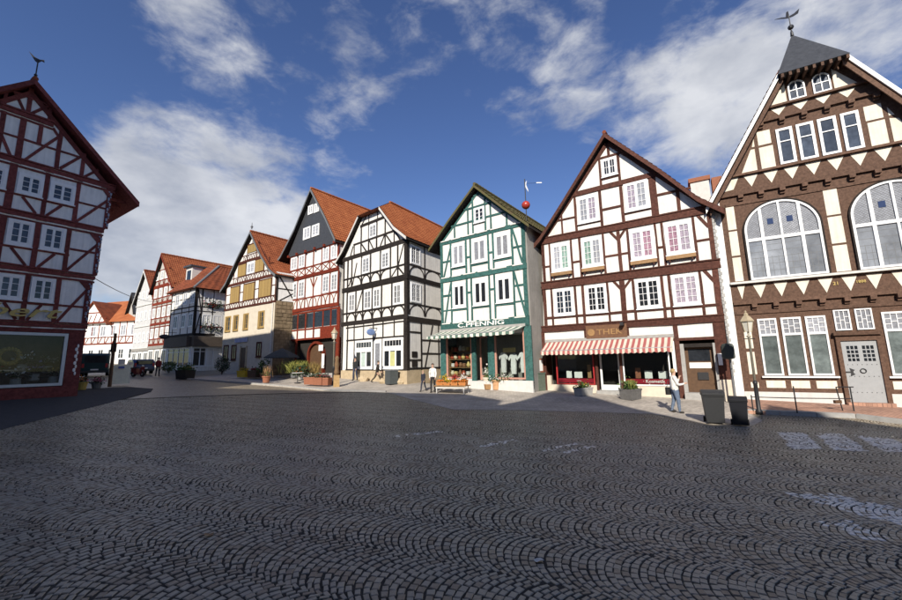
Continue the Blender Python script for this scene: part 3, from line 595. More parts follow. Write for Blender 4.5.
    f.box('door_frame', 7.22, 7.4, .0, 2.48, -.3, .03, M_concrete); f.box('door_frame', 8.6, 8.72, .0, 2.48, -.3, .03, M_concrete); f.box('door_frame', 7.4, 8.6, 2.3, 2.48, -.3, .03, T_black); f.box('step', 7.25, 8.75, -.4, .12, -.3, .35, M_concrete)
    f.box('notice', 8.72 + .03, 8.92, 1.42, 1.97, .06, .075, M_white2)
    AW = stripes('red_striped_canvas', (.62, .55, .45), (.37, .105, .095), .27, .5); awning(f, .35, 7.0, 2.86, 2.32, 1.05, .24, AW, scallop=25)
    # window dressing behind the panes
    for k, (u, v, w_, c) in enumerate(((1.3, .85, .3, M_white2), (1.75, .8, .45, M_white2), (2.5, 1.2, .2, M_wood), (5.0, 1.0, .26, M_terra), (5.45, .85, .36, M_white2), (6.1, .82, .42, M_white2))):
        mb = MB().box(u, u + w_, .42 + .03 * k, .45 + .03 * k, .75, v + .3, 0); mb.prism([(u + w_ * .4, .1), (u + w_ * .6, .1), (u + w_ * .55, .78), (u + w_ * .45, .78)], .46 + .03 * k, .5 + .03 * k, 0); o = mb.build('display_card', c); o.matrix_world = root_mat(r)
        if c is M_white2: tag(o, 'white card on a stand in the %s awning window, the %s one' % (('left', 'left') if k == 0 else ('left', 'wider right') if k == 1 else ('right', 'left') if k == 4 else ('right', 'wider right')), 'display card', 'white cards in the window under the striped awning')
        else: tag(o, 'brown wooden display board in the left awning window' if c is M_wood else 'terracotta coloured display board in the right awning window', 'display card')
    return r
# ================================================================== large brown and cream house on the right
def house_umber():
    r = root_for('timber_house', (13.259, 18.589, .16), -60, True, 'large umber and cream house with two big arched windows and slate half hip'); f = Fr(r, None, T_umber, M_frame)
    C = 4.33
    f.poly('wall', [(.0, -.6), (8.66, -.6), (8.66, 9.9), (5.5, 15.1), (3.16, 15.1), (.0, 9.9)], -13, 0, T_umber)
    cream = lambda pts, name='panel', w=.012: f.poly(name, pts, 0, w + (f.k % 5) * .001, M_cream)
    rect = lambda a, b, c, d, w=.012: cream([(a, c), (b, c), (b, d), (a, d)], w=w)
    f.box('corner_board', -.05, .27, -.1, 9.6, .0, .06, M_whitepaint); MB().tube(f.P(-.12, 9.6, .12), f.P(-.12, .2, .12), .05).build('downpipe', M_lead, r); f.box('plinth', .28, 3.62, -.6, .40, .0, .05, M_plinth); f.box('plinth', 5.05, 8.7, -.6, .40, .0, .05, M_plinth)
    mir = lambda a, b: (2 * C - b, 2 * C - a)
    # ground floor windows
    for a, b in ((1.11, 1.80), (1.95, 2.65), (2.79, 3.47), mir(1.11, 1.80), mir(1.95, 2.65), mir(2.79, 3.47)):
        mb = MB(); vt = 2.95
        B = lambda x0, x1, y0, y1, p: mb.box(x0, x1, -p, 0, y0, y1, 0)
        B(a, a + .07, 1.13, 3.7, .06); B(b - .07, b, 1.13, 3.7, .06); B(a + .07, b - .07, 1.13, 1.21, .06); B(a + .07, b - .07, 3.62, 3.7, .06); B(a + .07, b - .07, vt - .05, vt + .05, .058)
        q = (b - a - .14) / 3
        for i in (1, 2): B(a + .07 + q * i - .013, a + .07 + q * i + .013, vt + .05, 3.62, .04)
        for i in range(3):
            for z in ((.33, .67) if i != 1 else (.5,)): zz = vt + .05 + (3.57 - vt) * z; B(a + .08 + q * i, a + .06 + q * (i + 1), zz - .013, zz + .013, .037)
        w = mb.build('window', M_frame, r); f.box('pane', a + .06, b - .06, 1.2, vt, 0, .018, G_grey, w); f.box('pane', a + .06, b - .06, vt, 3.64, 0, .016, G_net, w)
    for a, b in ((1.0, 3.6), mir(1.0, 3.6)): f.box('sill', a, b, 1.03, 1.1, .0, .14, M_frame)
    for a, b in ((1.13, 1.8), (2.0, 2.63), (2.84, 3.5)):
        rect(a, b, .58, .9); x, y = mir(a, b); rect(x, y, .58, .9)
    for a, b in ((2.36, 3.42), (1.18, 2.2), (.57, .82)): rect(.56, .85, a, b); rect(*mir(.56, .85), a, b)
    # door bay
    f.box('door_head', 3.6, 5.06, 2.8, 2.93, .0, .22, T_umber)
    for a, b in ((3.74, 4.25), (4.41, 4.93)):
        mb = MB(); B = lambda x0, x1, y0, y1, p: mb.box(x0, x1, -p, 0, y0, y1, 0)
        B(a, a + .05, 3.02, 3.9, .06); B(b - .05, b, 3.02, 3.9, .06); B(a + .05, b - .05, 3.02, 3.07, .06); B(a + .05, b - .05, 3.85, 3.9, .06); q = (b - a - .1) / 3
        for i in (1, 2): B(a + .05 + q * i - .012, a + .05 + q * i + .012, 3.07, 3.85, .04)
        for i in range(3):
            for z in ((.33, .67) if i != 1 else (.5,)): zz = 3.07 + .78 * z; B(a + .06 + q * i, a + .04 + q * (i + 1), zz - .012, zz + .012, .037)
        w = mb.build('window', M_frame, r); f.box('pane', a + .04, b - .04, 3.05, 3.87, 0, .016, G_net, w)
    d = f.box('door', 3.80, 4.9, .05, 2.56, .02, .06, M_grey); f.box('door_frame', 3.66, 3.80, -.1, 2.78, .0, .12, T_umber); f.box('door_frame', 4.9, 5.04, -.1, 2.78, .0, .12, T_umber); f.box('door_frame', 3.80, 4.9, 2.57, 2.78, .0, .12, T_umber)
    for s in (0, 1):
        for i in range(3):
            for j in range(4):
                a = 3.96 + s * .48 + i * .125; f.box('light', a, a + .09, 1.72 + j * .165, 1.84 + j * .165 + (.02 if j == 3 else 0), .061, .068, G_dark, d)
    mb = MB()
    for i in range(7):
        for z in (1.58, 1.1, .45): mb.ball(f.P(3.92 + i * .145, z, .065), .018, 6, 4)
    mb.build('studs', M_lead, d); mb = MB(); mb.path([f.P(4.35 + .09 * math.cos(t * .7), 1.32 + .09 * math.sin(t * .7), .08) for t in range(10)], .017).build('handle', M_iron, d)
    mb = MB(); mb.box(3.82, 4.05, -.075, -.06, 1.24, 1.30); mb.prism([(3.95, 1.1), (4.1, 1.18), (4.02, 1.27), (4.1, 1.36), (3.95, 1.44), (3.98, 1.27)], -.078, -.062); mb.build('hinge', M_iron, d)
    f.box('step', 3.66, 5.04, -.5, .05, .0, .35, M_pink)
    # jetties with corbels
    def jetty(v0, v1, u0, u1, corb, proud=.12, cv=None):
        f.box('jetty_beam', u0, u1, v0, v1, .0, proud, T_umber)
        for c in corb: f.poly('corbel', [(c - .1, v0 - .17), (c + .1, v0 - .17), (c + .1, v0 - .002), (c - .1, v0 - .002)], .0, proud + .08, T_umber); f.box('corbel', c - .09, c + .09, v0 - .28, v0 - .172, .0, proud - .03, T_umber)
    jetty(4.42, 4.56, .3, 8.66, [1.08 + .79 * i for i in range(10)]); f.box('moulding', .3, 8.66, 3.95, 4.1, .0, .05, T_umber)
    jetty(9.78, 9.95, .25, 8.45, [1.14 + .79 * i for i in range(9)]); f.box('moulding', .5, 8.2, 9.3, 9.42, .0, .045, T_umber)
    jetty(13.2, 13.36, 2.0, 6.66, [2.3 + .8 * i for i in range(6)])
    # sills
    f.box('sill_beam', .28, 8.66, 5.4, 5.5, .0, .2, M_fascia); f.box('sill_beam', .9, 7.8, 10.74, 10.84, .0, .15, T_umber); f.box('sill_beam', 2.45, 6.2, 13.82, 13.92, .0, .15, T_umber)
    def tri(lst, v1, v0):
        for a, b in lst: cream([(a, v1), ((a + b) / 2 - .02, v0), (b, v1)], 'triangle_panel', .014)
    tri([(.54, .84)] + [(1.14 + .765 * i, 1.64 + .765 * i) for i in range(9)], 5.33, 4.68)
    tri([(1.38 + .76 * i, 1.94 + .76 * i) for i in range(8)], 10.71, 10.12); cream([(.52, 10.1), (.92, 10.14), (1.18, 10.72), (.9, 10.72)]); cream([(2 * C - .52, 10.1), (2 * C - .92, 10.14), (2 * C - 1.18, 10.72), (2 * C - .9, 10.72)])
    tri([(2.78 + .80 * i, 3.36 + .80 * i) for i in range(4)], 13.78, 13.4)
    text_mesh(f, '21', 4.0, 5.05, .02, .2, M_gold); text_mesh(f, '1888', 4.78, 5.05, .02, .16, M_gold)
    # arched windows
    def arch(a, b):
        c = (a + b) / 2; R_ = (b - a) / 2; v0, vs, rise = 5.54, 7.88, 1.33; n = 24
        ring = lambda k: [(a + k, v0 + k)] + [(c - (R_ - k) * math.cos(math.pi * i / n), vs + (rise - k) * math.sin(math.pi * i / n)) for i in range(n + 1)] + [(b - k, v0 + k)]
        def band(k0, k1, y, m, name, par=None):
            A, B_ = ring(k0), ring(k1); mb = MB()
            for i in range(len(A)): j = (i + 1) % len(A); mb.prism([A[i], A[j], B_[j], B_[i]], -y, 0, 0)
            return mb.build(name, m, par or r)
        w = band(.0, .085, .085, M_frame, 'arched_window'); band(-.07, -.005, .1, T_black, 'arch_moulding', w)
        mb = MB(); top = lambda u: vs + (rise - .05) * math.sqrt(max(0, 1 - ((u - c) / (R_ - .05)) ** 2)); xs = [a + .085, a + .66, c, b - .66, b - .085]
        for u, t in ((a + .66, .06), (c, .04), (b - .66, .06)): mb.box(u - t, u + t, -.08, 0, v0 + .08, top(u), 0)
        mb.box(a + .08, b - .08, -.082, 0, 7.38, 7.52, 0); mb.build('mullion', M_frame, w)
        for i in range(4):
            x0, x1 = xs[i], xs[i + 1]
            f.box('pane', x0, x1, v0 + .05, 7.4, 0, .022, G_arch, w)
            pts = [(x0, 7.5)] + [(x1, 7.5)] + [(x1 + (x0 - x1) * t / 6, top(x1 + (x0 - x1) * t / 6)) for t in range(7)]
            f.poly('pane', pts, 0, .02, G_net, w)
            mb = MB()
            for z in range(1, 6): zz = v0 + .08 + 1.84 * z / 6 + .02 * ((i + z) % 2); mb.box(x0, x1, -.027, 0, zz - .008, zz + .008)
            for q in (1, 2): uu = x0 + (x1 - x0) * q / 3; mb.box(uu - .007, uu + .007, -.026, 0, v0 + .08, 6.6)
            # lozenge leading of the upper light
            st = .115
            for s in (1, -1):
                k = -30
                while k < 30:
                    seg = []
                    t = 0.
                    for t in np.arange(x0, x1 + .001, .03):
                        z = 7.5 + (t - x0) * s + k * st
                        if 7.52 < z < top(min(max(t, a + .1), b - .1)) - .02: seg.append((t, z))
                    if len(seg) > 1: p, q = seg[0], seg[-1]; mb.prism([(p[0], p[1] - .011), (q[0], q[1] - .011), (q[0], q[1] + .011), (p[0], p[1] + .011)], -.026 - .001 * (s > 0), 0)
                    k += 1
            mb.build('leading', M_lead, w)['kind'] = 'stuff'
            if i in (1, 2): f.box('roundel', (x0 + x1) / 2 - .11, (x0 + x1) / 2 + .11, 8.12, 8.4, .02, .034, mat('blue_glass', (.03, .05, .12), .15), w)
    arch(1.11, 3.84); arch(4.83, 7.56)
    for a, b in ((8.12, 9.32), (6.82, 8.03), (5.56, 6.72)): rect(.5, .83, a, b); rect(*mir(.5, .83), a, b); rect(4.1, 4.56, a, b)
    # gable windows
    for a, b in ((2.82, 3.42), (3.56, 4.17), (4.31, 4.94), (5.09, 5.68)): f.window(a, b, 10.9, 12.68, 1, 1, 1, .07, G_blue, False, .04, top=.36, cf=.035)
    for a, b, c, d_ in ((2.12, 2.62, 12.1, 12.8), (2.12, 2.65, 10.86, 11.98), (5.87, 6.42, 12.08, 12.76), (5.9, 6.44, 10.86, 11.98)): rect(a, b, c, d_)
    cream([(1.33, 10.88), (1.95, 10.88), (1.95, 11.98), (1.8, 11.98)]); cream([(1.86, 12.1), (1.97, 12.1), (1.97, 12.5)]); cream([(6.58, 10.88), (7.25, 10.88), (6.85, 11.9), (6.58, 11.98)]); cream([(6.58, 12.1), (6.75, 12.1), (6.58, 12.5)])
    cream([(2.8, 13.98), (3.42, 13.98), (3.42, 14.95)]); cream([(5.1, 13.98), (5.85, 13.98), (5.1, 15.0)])
    for a, b in ((3.5, 4.12), (4.38, 5.0)):
        c = (a + b) / 2; n = 12; ring = lambda k: [(a + k, 13.96 + k)] + [(c - (.31 - k) * math.cos(math.pi * i / n), 14.6 + (.31 - k) * math.sin(math.pi * i / n)) for i in range(n + 1)] + [(b - k, 13.96 + k)]
        A, B_ = ring(0), ring(.06); mb = MB()
        for i in range(len(A)): j = (i + 1) % len(A); mb.prism([A[i], A[j], B_[j], B_[i]], -.07, 0)
        mb.box(c - .02, c + .02, -.06, 0, 14.0, 14.88); mb.box(a + .05, b - .05, -.055, 0, 14.42, 14.46); w = mb.build('arched_window', M_frame, r); f.poly('pane', ring(.05), 0, .02, G_blue, w)
    # roof
    Lp = [(C, 17.4), (3.12, 15.2), (.0, 9.85), (-.35, 9.25)]; Rp = [(2 * C - u, v) for u, v in Lp]
    wf = [-1.25, .45, .45, .45]; wb = [-13] * 4
    for P_ in (Lp, Rp): s_ = slab(f, P_, wf, wb, .16, T_umber, 'roof'); tiled(f, P_, [w_ - .03 for w_ in wf], wb, M_tile3, parent=s_)
    mk('half_hip', [f.P(C, 18.15, -1.25), f.P(3.08, 15.08, .7), f.P(5.58, 15.08, .7), f.P(C, 15.08, -1.25)], [(0, 1, 2), (1, 3, 2), (0, 3, 1), (0, 2, 3)], M_slate, r)
    mb = MB()
    for i in range(9): mb.prism([(3.2 + i * .28, 14.88), (3.3 + i * .28, 14.88), (3.3 + i * .28, 15.06), (3.2 + i * .28, 15.06)], -.7, 0)
    mb.build('rafter_ends', T_umber, r)
    barge(f, Lp[1:], .45, .26, M_whitepaint, .06); barge(f, Rp[1:], .45, .26, M_whitepaint, .06); barge(f, [(u + .17, v - .1) for u, v in Lp[1:]], .40, .3, T_umber, .05); barge(f, [(u - .17, v - .1) for u, v in Rp[1:]], .40, .3, T_umber, .05)
    ch = f.box('chimney', -.6, .35, 8.5, 12.5, -4.8, -4.0, M_plinth); f.box('chimney_cap', -.68, .43, 12.5, 12.75, -4.88, -3.92, M_terra, ch); f.box('chimney_stack', .5, 1.0, 8.6, 12.6, -4.7, -4.1, M_terra, ch)
    # wind vane
    P = f.P(C, 18.05, -1.2); v = empty('wind_vane', root_mat(r) @ P, 0, 'black wind vane on the slate half hip of the umber house', 'wind vane'); v.scale = (.8,) * 3
    mb = MB(); mb.lathe([(.09, 0), (.07, .25), (.03, .4), (.03, .9)], 8); mb.ball((0, 0, .62), .16, 10, 6); mb.tube((0, 0, .8), (0, 0, 1.5), .025); mb.build('stem', M_iron, v)
    mb = MB(); mb.prism([(-.95, 1.2), (-.5, 1.33), (-.1, 1.36), (.35, 1.62), (.75, 1.98), (.62, 1.62), (.3, 1.42), (-.1, 1.27), (-.5, 1.25)], -.015, .015); mb.prism([(-.2, 1.35), (-.12, 1.72), (0, 1.8), (.02, 1.4)], -.014, .014); mb.build('arrow', M_iron, v)
    return r

# ================================================================== green timbered house
def house_green():
    r = root_for('timber_house', (-.67, 26.40, .83), -53, True, 'narrow white house with green timbers above the green awning shop'); f = Fr(r, None, T_green)
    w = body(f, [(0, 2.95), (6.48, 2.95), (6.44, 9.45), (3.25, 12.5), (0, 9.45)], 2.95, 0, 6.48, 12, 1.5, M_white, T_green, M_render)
    f.box('side_wall', 6.485, 6.6, -.6, 9.6, -12, -.02, M_render); f.poly('side_wall', [(6.0, 9.6), (6.6, 9.6), (6.6, 9.62), (6.0, 10.0)], -12, -.6, M_render)
    gable_roof(f, [(3.22, 13.1), (1.0, 11.15), (-.75, 9.45)], [(3.22, 13.1), (5.3, 11.05), (6.98, 9.5)], .4, 12.4, M_mosstile, .16, True, False, M_mosstile, .16, dv=-.28)
    f.beam(.05, 9.5, 3.25, 12.42, .12); f.beam(6.42, 9.5, 3.25, 12.42, .12)
    f.hb(-.02, 6.5, 9.52, .26, .04); f.hb(-.02, 6.52, 6.88, .34, .06); f.hb(-.03, 6.53, 3.62, .56, .07)
    for v in (7.02, 9.62, 3.86):
        for a, b in ((.1, .8), (1.0, 1.75), (1.95, 2.9), (3.1, 3.9), (4.15, 5.2), (5.6, 6.3)):
            f.box('filler', a, b, v - .035, v + .035, .0, .095, M_white)
    for v0, v1 in ((7.05, 9.4), (3.9, 6.72)): f.posts([(.1, .22), (.9, .13), (2.18, .13), (2.54, .13), (3.9, .13), (4.27, .13), (5.62, .13), (6.38, .24)], v0, v1)
    for v, lo, hi in ((8.15, 7.58, None), (5.77, 4.74, None)):
        for a, b in ((.1, .9), (2.18, 2.54), (3.9, 4.27), (5.6, 6.4)): f.hb(a, b, v, .13, .02)
    for a, b in ((.9, 2.18), (2.54, 3.9), (4.27, 5.6)): f.hb(a, b, 7.55, .12, .032); f.hb(a, b, 4.73, .12, .032)
    f.hb(5.6, 6.4, 4.8, .1, .02); f.hb(.1, .9, 4.75, .1, .02)
    f.beam(.95, 9.3, .27, 7.05, .13, .016); f.beam(5.66, 9.38, 6.28, 7.0, .13, .016); f.beam(.86, 6.6, .3, 3.9, .13, .016); f.beam(5.66, 6.65, 6.33, 3.88, .13, .016)
    f.hb(1.0, 5.5, 10.56, .12); f.hb(2.1, 4.5, 11.48, .12); f.hb(2.88, 3.75, 12.27, .1)
    f.posts([1.27, 5.32], 9.65, 10.55); f.posts([2.4, 4.17], 9.65, 11.45); f.posts([2.79, 3.76], 9.65, 12.22); f.hb(2.79, 3.76, 10.3, .1, .03)
    gl = (G_net, G_net, G_net)
    for i, (a, b) in enumerate(((1.0, 2.09), (2.66, 3.8), (4.37, 5.5))):
        f.window(a, b, 7.66, 9.22, 2, 1, 1, .13, G_net, True, .03, cf=.06); f.window(a, b, 4.84, 6.47, 2, 1, 1, .13, G_dark, True, .03, cf=.07)
    f.window(2.9, 3.73, 10.34, 11.38, 2, 1, 3, .1, G_dark, True, .03)
    PK = mat('salmon_frame', (.50, .26, .2), .5, .06, 6)
    text_mesh(f, 'C.PFENNIG', 3.17, 3.64, .10, .38, M_whitepaint, width=3.45, depth=.02)
    # shop front
    for a, b in ((-.1, .36), (2.42, 2.72), (3.64, 4.1), (6.14, 6.6)): f.box('pilaster', a, b, -.3, 3.32, -.1, .05, T_green)
    shopwin(f, .37, 2.41, .25, 3.3, PK, .09); shopwin(f, 4.11, 6.13, .25, 3.3, PK, .09); shopdoor(f, 2.74, 3.62, .16, 2.9, PK, -.5)
    f.box('plinth', .36, 2.42, -.6, .24, -.1, .06, M_plinth); f.box('plinth', 4.1, 6.6, -.7, .18, -.1, .12, M_plinth); f.box('step', 2.5, 4.05, -.6, .12, -.6, .3, M_plinth)
    AW = stripes('green_striped_canvas', (.66, .64, .55), (.10, .17, .13), .44, .5); awning(f, -.1, 6.25, 3.32, 2.98, 1.45, .2, AW, scallop=15)
    # shelves and goods behind the panes
    sh = empty('display_shelf', root_mat(r) @ f.P(1.4, .1, -.36), r.rotation_euler.z, 'wooden shelf with three boards in the left window of the green house', 'shelf')
    for i in range(4): MB().box(-.95, .95, -.18, .18, .3 + i * .52, .34 + i * .52).build('board', M_wood, sh)
    for u in (-.95, .95): MB().box(u - .02, u + .02, -.17, .17, 0, 2.0).build('upright', M_wood, sh)
    gm = [mat('jar_%s' % n, c, .5, .1, 8) for n, c in (('cream', (.7, .6, .42)), ('red', (.40, .08, .04)), ('yellow', (.66, .5, .2)), ('white', (.75, .72, .68)), ('brown', (.25, .12, .06)))]; gn = ['cream', 'red', 'yellow', 'white', 'brown']
    kp = [[(.08, 0), (.13, .08), (.14, .18), (.08, .26), (.1, .3)], [(.11, 0), (.14, .1), (.12, .22), (.13, .25)], [(.06, 0), (.1, .03), (.15, .14), (.1, .24), (.05, .34), (.06, .36)]]
    for i in range(4):
        for j in range(6):
            k = (i * 3 + j * 2 + (i * j) % 3) % 5; o = MB().lathe(kp[(i + j) % 3], 10).build('jar', gm[k], None, True); o.matrix_world = root_mat(r) @ Matrix.Translation(f.P(.62 + j * .31 + (i % 2) * .05, .442 + i * .52, -.33 + .05 * (j % 2)))
            tag(o, '%s pottery jar, %s from left on the %s shelf board' % (gn[k], ['first', 'second', 'third', 'fourth', 'fifth', 'sixth'][j], ['lowest', 'second lowest', 'second highest', 'top'][i]), 'jar', 'pottery jars in the left window of the green house')
    CL = mat('white_cloth', (.74, .73, .72), .9, .08, 12, .3, 20)
    for i, u in enumerate((4.55, 5.2, 5.82)):
        pts = [(-.14, 0), (.14, 0), (.17, .55), (.14, .95), (.28, .78), (.33, .9), (.18, 1.16), (.06, 1.2), (0, 1.14), (-.06, 1.2), (-.18, 1.16), (-.33, .9), (-.28, .78), (-.14, .95), (-.17, .55)]
        mb = MB().prism([(x, z) for x, z in pts], -.06, .06); o = mb.build('hanging_shirt', CL); o.matrix_world = root_mat(r) @ Matrix.Translation(f.P(u, .62 - .08 * (i == 1), -.28 - .05 * i)) @ Matrix.Rotation(.2 * (i - 1), 4, 'Z')
        tag(o, ['white shirt hanging nearest the door in the right window of the green house', 'white shirt hanging in the middle of the right window of the green house', 'white shirt hanging at the right end of the right window of the green house'][i], 'shirt', 'white shirts in the right window of the green house')
    o = MB().box(-.42, .42, -.03, .03, -.12, .14).build('window_sign', gm[2]); o.matrix_world = root_mat(r) @ Matrix.Translation(f.P(5.0, 1.95, -.2)); tag(o, 'pale yellow hanging sign in the right window of the green house', 'sign')
    # aerial with red ball behind the right eave
    P = root_mat(r) @ f.P(6.1, 10.45, -1.2); v = empty('roof_pole', P, 0, 'thin roof pole with a red ball and white flag blade beside the green house roof', 'aerial')
    MB().tube((0, 0, -.4), (0, 0, 2.5), .03).build('pole', M_iron, v); MB().ball((0, 0, .72), .27, 16, 10).build('ball', mat('red_ball', (.40, .045, .03), .3, .1, 5, spec=.5), v, True)
    MB().prism([(.02, 1.95), (.2, 1.6), (.2, 1.75), (.08, 2.1), (.14, 2.4), (.03, 2.25)], -.01, .01).build('blade', M_chrome, v); MB().box(.75, 1.1, -.01, .01, 2.2, 2.26).build('tip', M_white2, v); MB().tube((.1, 0, 2.2), (.8, 0, 2.22), .01).build('rod', M_iron, v)
    return r
# ================================================================== black and white corner house
def house_black():
    r = root_for('timber_house', EYE + (Vector((-3.253, 28.278, .78)) - EYE) * .97, -49, True, 'white corner house with black timbers and half-hipped orange roof'); r.scale = (.97,) * 3; f = Fr(r, None, T_black)
    ang = rad(-49) ; th_front = math.atan2(-math.cos(ang), -math.sin(ang)); a2 = rad(33); th_side = math.atan2(math.cos(a2), math.sin(a2))
    s = Fr(r, Matrix.Rotation(th_side - th_front, 4, 'Z'), T_black)
    def pv(u, w): return f.P(u, 0, w)
    D = 10.5; sd_ = s.P(D, 0, 0)          # far end of the side wall
    sh = sd_.x / sd_.y                     # the side wall leans off square
    prof = [(-8.35, .3), (0, .3), (0, 10.55), (-1.25, 11.5), (-3.05, 13.75), (-5.65, 13.75), (-8.35, 10.7)]
    V = [f.P(u, v) for u, v in prof] + [f.P(u, v) + Vector((sd_.x, sd_.y, 0)) for u, v in prof]; n = len(prof)
    mk('wall', V, [tuple(range(n)), tuple(range(2 * n - 1, n - 1, -1))] + [(i, n + i, n + (i + 1) % n, (i + 1) % n) for i in range(n)], M_white, r)
    st = [(-8.3, -.7), (.03, -.7), (.03, .82), (-8.3, .82)]
    V = [f.P(u, v, .03) for u, v in st] + [f.P(u, v, .03) + Vector((sd_.x, sd_.y, 0)) for u, v in st]; mk('stone_base', V, [(0, 1, 2, 3), (7, 6, 5, 4), (0, 4, 5, 1), (1, 5, 6, 2), (2, 6, 7, 3), (3, 7, 4, 0)], M_sand, r)
    # front timbers
    f.hb(-8.45, .08, 10.52, .34, .05); f.hb(-8.4, .08, 7.72, .4, .05); f.hb(-8.4, .08, 4.74, .34, .05); f.posts([(-8.2, .18)], .8, 10.4); f.hb(-5.9, -2.7, 13.05, .22, .04); f.hb(-6.85, -1.4, 11.6, .15); f.hb(-8.3, 0, 8.68, .13); f.hb(-8.3, 0, 5.63, .13); f.hb(-7.6, 0, 3.3, .12); f.hb(-7.6, 0, .86, .12); f.hb(-7.7, 0, 4.38, .1, .03); f.hb(-7.7, 0, 7.48, .08, .03)
    f.posts([(-7.62, .2), (-7.02, .155), (-5.62, .155), (-4.4, .155), (-3.1, .155), (-1.88, .155), (-1.01, .155), (-.14, .3)], 7.88, 10.4)
    f.posts([(-7.62, .18), (-6.35, .155), (-5.36, .155), (-4.1, .155), (-2.92, .155), (-1.68, .155), (-.14, .3)], 4.88, 7.56)
    f.posts([(-7.45, .16), (-6.5, .14), (-5.2, .1), (-3.92, .12), (-2.72, .12), (-1.4, .1), (-.16, .36)], 3.3, 4.6); f.posts([(-7.45, .16), (-6.42, .16), (-3.88, .12), (-2.76, .12), (-.16, .38)], .8, 3.3)
    f.posts([-6.74, -1.45], 10.6, 11.6); f.posts([(-5.75, .155), (-4.69, .155), (-3.63, .155), (-2.55, .155)], 10.6, 13.0); f.posts([-4.72, -3.55], 13.1, 13.9, .09)
    f.beam(-8.2, 10.75, -5.75, 13.7, .16); f.beam(-.15, 10.8, -1.25, 11.75, .14); f.beam(-1.25, 11.75, -2.95, 13.85, .14); f.hb(-5.75, -2.95, 13.9, .14)
    for a, b, c, d in ((-7.3, 10.65, -6.9, 11.5), (-5.75, 11.5, -5.0, 10.65), (-4.05, 10.65, -4.6, 11.5), (-3.2, 10.65, -2.65, 11.5), (-2.45, 11.5, -1.75, 10.65), (-1.35, 11.5, -.75, 10.7), (-5.7, 13.15, -5.1, 13.75), (-2.7, 13.15, -3.3, 13.75), (-7.45, 8.0, -7.1, 8.6), (-6.9, 8.0, -6.3, 9.9), (-1.0, 8.6, -.35, 7.95), (-1.05, 8.6, -1.75, 7.95), (-.35, 10.3, -.95, 8.75), (-6.2, 5.75, -5.45, 7.4)): f.beam(a, b, c, d, .125, .018)
    for c in (-5.62, -4.4, -3.1): f.arc(c - .62, 7.9, .56, .72, 0, math.pi * .5, .12); f.arc(c + .62, 7.9, .56, .72, math.pi * .5, math.pi, .12)
    for c in (-7.62, -6.35, -5.36, -4.1, -2.92, -1.68, -.2):
        if c > -7.5: f.arc(c - .62, 4.9, .56, .7, 0, math.pi * .5, .12)
        if c < -.5: f.arc(c + .62, 4.9, .56, .7, math.pi * .5, math.pi, .12)
    for a, b, c, d in ((-5.52, -4.52, 8.76, 10.14), (-2.97, -2.0, 8.76, 10.1)): f.window(a, b, c, d, 2, 2, 4, .1, G_blue, False, .03)
    for a, b in ((-7.4, -6.45), (-5.2, -4.22), (-3.97, -3.06), (-1.54, -.6)): f.window(a, b, 5.7, 7.3, 2, 2, 3, .1, G_dark, False, .03)
    f.window(-4.62, -3.66, 11.67, 12.8, 2, 2, 3, .1, G_blue, False, .03)
    for a, b in ((-6.3, -3.96), (-2.68, -.4)):
        m_ = MB(); 
        f.window(a, b, 2.45, 3.22, 1, 6, 1, .12, G_dark, False, .04, cf=.06); w = f.window(a, b, .95, 2.44, 3, 1, 1, .12, G_dark, True, .04, cf=.06)
        f.box('poster', a + .85, b - .85, 1.15, 2.2, .03, .04, mat('yellow_poster', (.55, .55, .25), .7) if a > -3 else mat('pale_poster', (.5, .6, .55), .7), w)
    d = f.box('door', -3.78, -2.86, .86, 3.1, .0, .05, M_frame); f.box('pane', -3.6, -3.05, 1.2, 2.9, .05, .056, G_net, d)
    mb = MB().box(-.02, .02, -.75, 0, 0, .05); mb.tube((0, -.55, -.06), (0, -.55, -.02), .03); o = mb.build('sign_arm', M_iron, r); o.location = f.P(-3.45, 4.05); sg = MB(); sg.ball((0, 0, 0), .42, 14, 8, 0, (.12, 1, .62)); o2 = sg.build('shield', mat('blue_shield', (.16, .24, .45), .5), o, True); o2.location = (0, -.6, -.3)
    # side timbers
    s.posts([(.13, .28), (2.2, .12), (4.6, .14), (7, .14), (9.5, .2)], 7.88, 10.6); s.posts([(.13, .28), (2.15, .12), (4.6, .14), (7, .14), (9.5, .2)], 4.88, 7.56); s.posts([(.13, .3), (1.69, .14), (4.0, .12), (7, .14), (9.5, .2)], .8, 4.6)
    s.hb(-.05, 10.4, 10.6, .26, .05); s.hb(-.05, 10.4, 7.7, .36, .05); s.hb(-.05, 10.4, 4.55, .42, .05); s.hb(.2, 10.4, 8.7, .11); s.hb(.2, 10.4, 5.72, .11); s.hb(.2, 10.4, .92, .14); s.hb(.2, 1.7, 3.6, .11); s.hb(.2, 1.7, 1.55, .11); s.hb(1.7, 6, 3.05, .1); s.hb(1.7, 6, 2.03, .1); s.beam(3.2, 4.3, 2.15, 1.0, .12, .018)
    for c in (2.2, 4.6):
        s.arc(c - .9, 7.9, .8, .75, 0, math.pi * .5, .1); s.arc(c + .9, 7.9, .8, .75, math.pi * .5, math.pi, .1); s.arc(c - .9, 4.9, .8, .75, 0, math.pi * .5, .1); s.arc(c + .9, 4.9, .8, .75, math.pi * .5, math.pi, .1)
    s.arc(1.15, 7.9, .85, .75, math.pi * .5, math.pi, .1); s.arc(1.15, 4.9, .85, .75, math.pi * .5, math.pi, .1)
    s.window(.42, 1.62, 8.8, 10.3, 2, 2, 4, .1, G_blue, False, .03); s.window(.45, 1.65, 5.85, 7.35, 2, 2, 4, .1, G_blue, False, .03)
    for v in (1.75, 1.05): s.box('notice_case', .55, 1.15, v, v + .42, .0, .05, T_black)
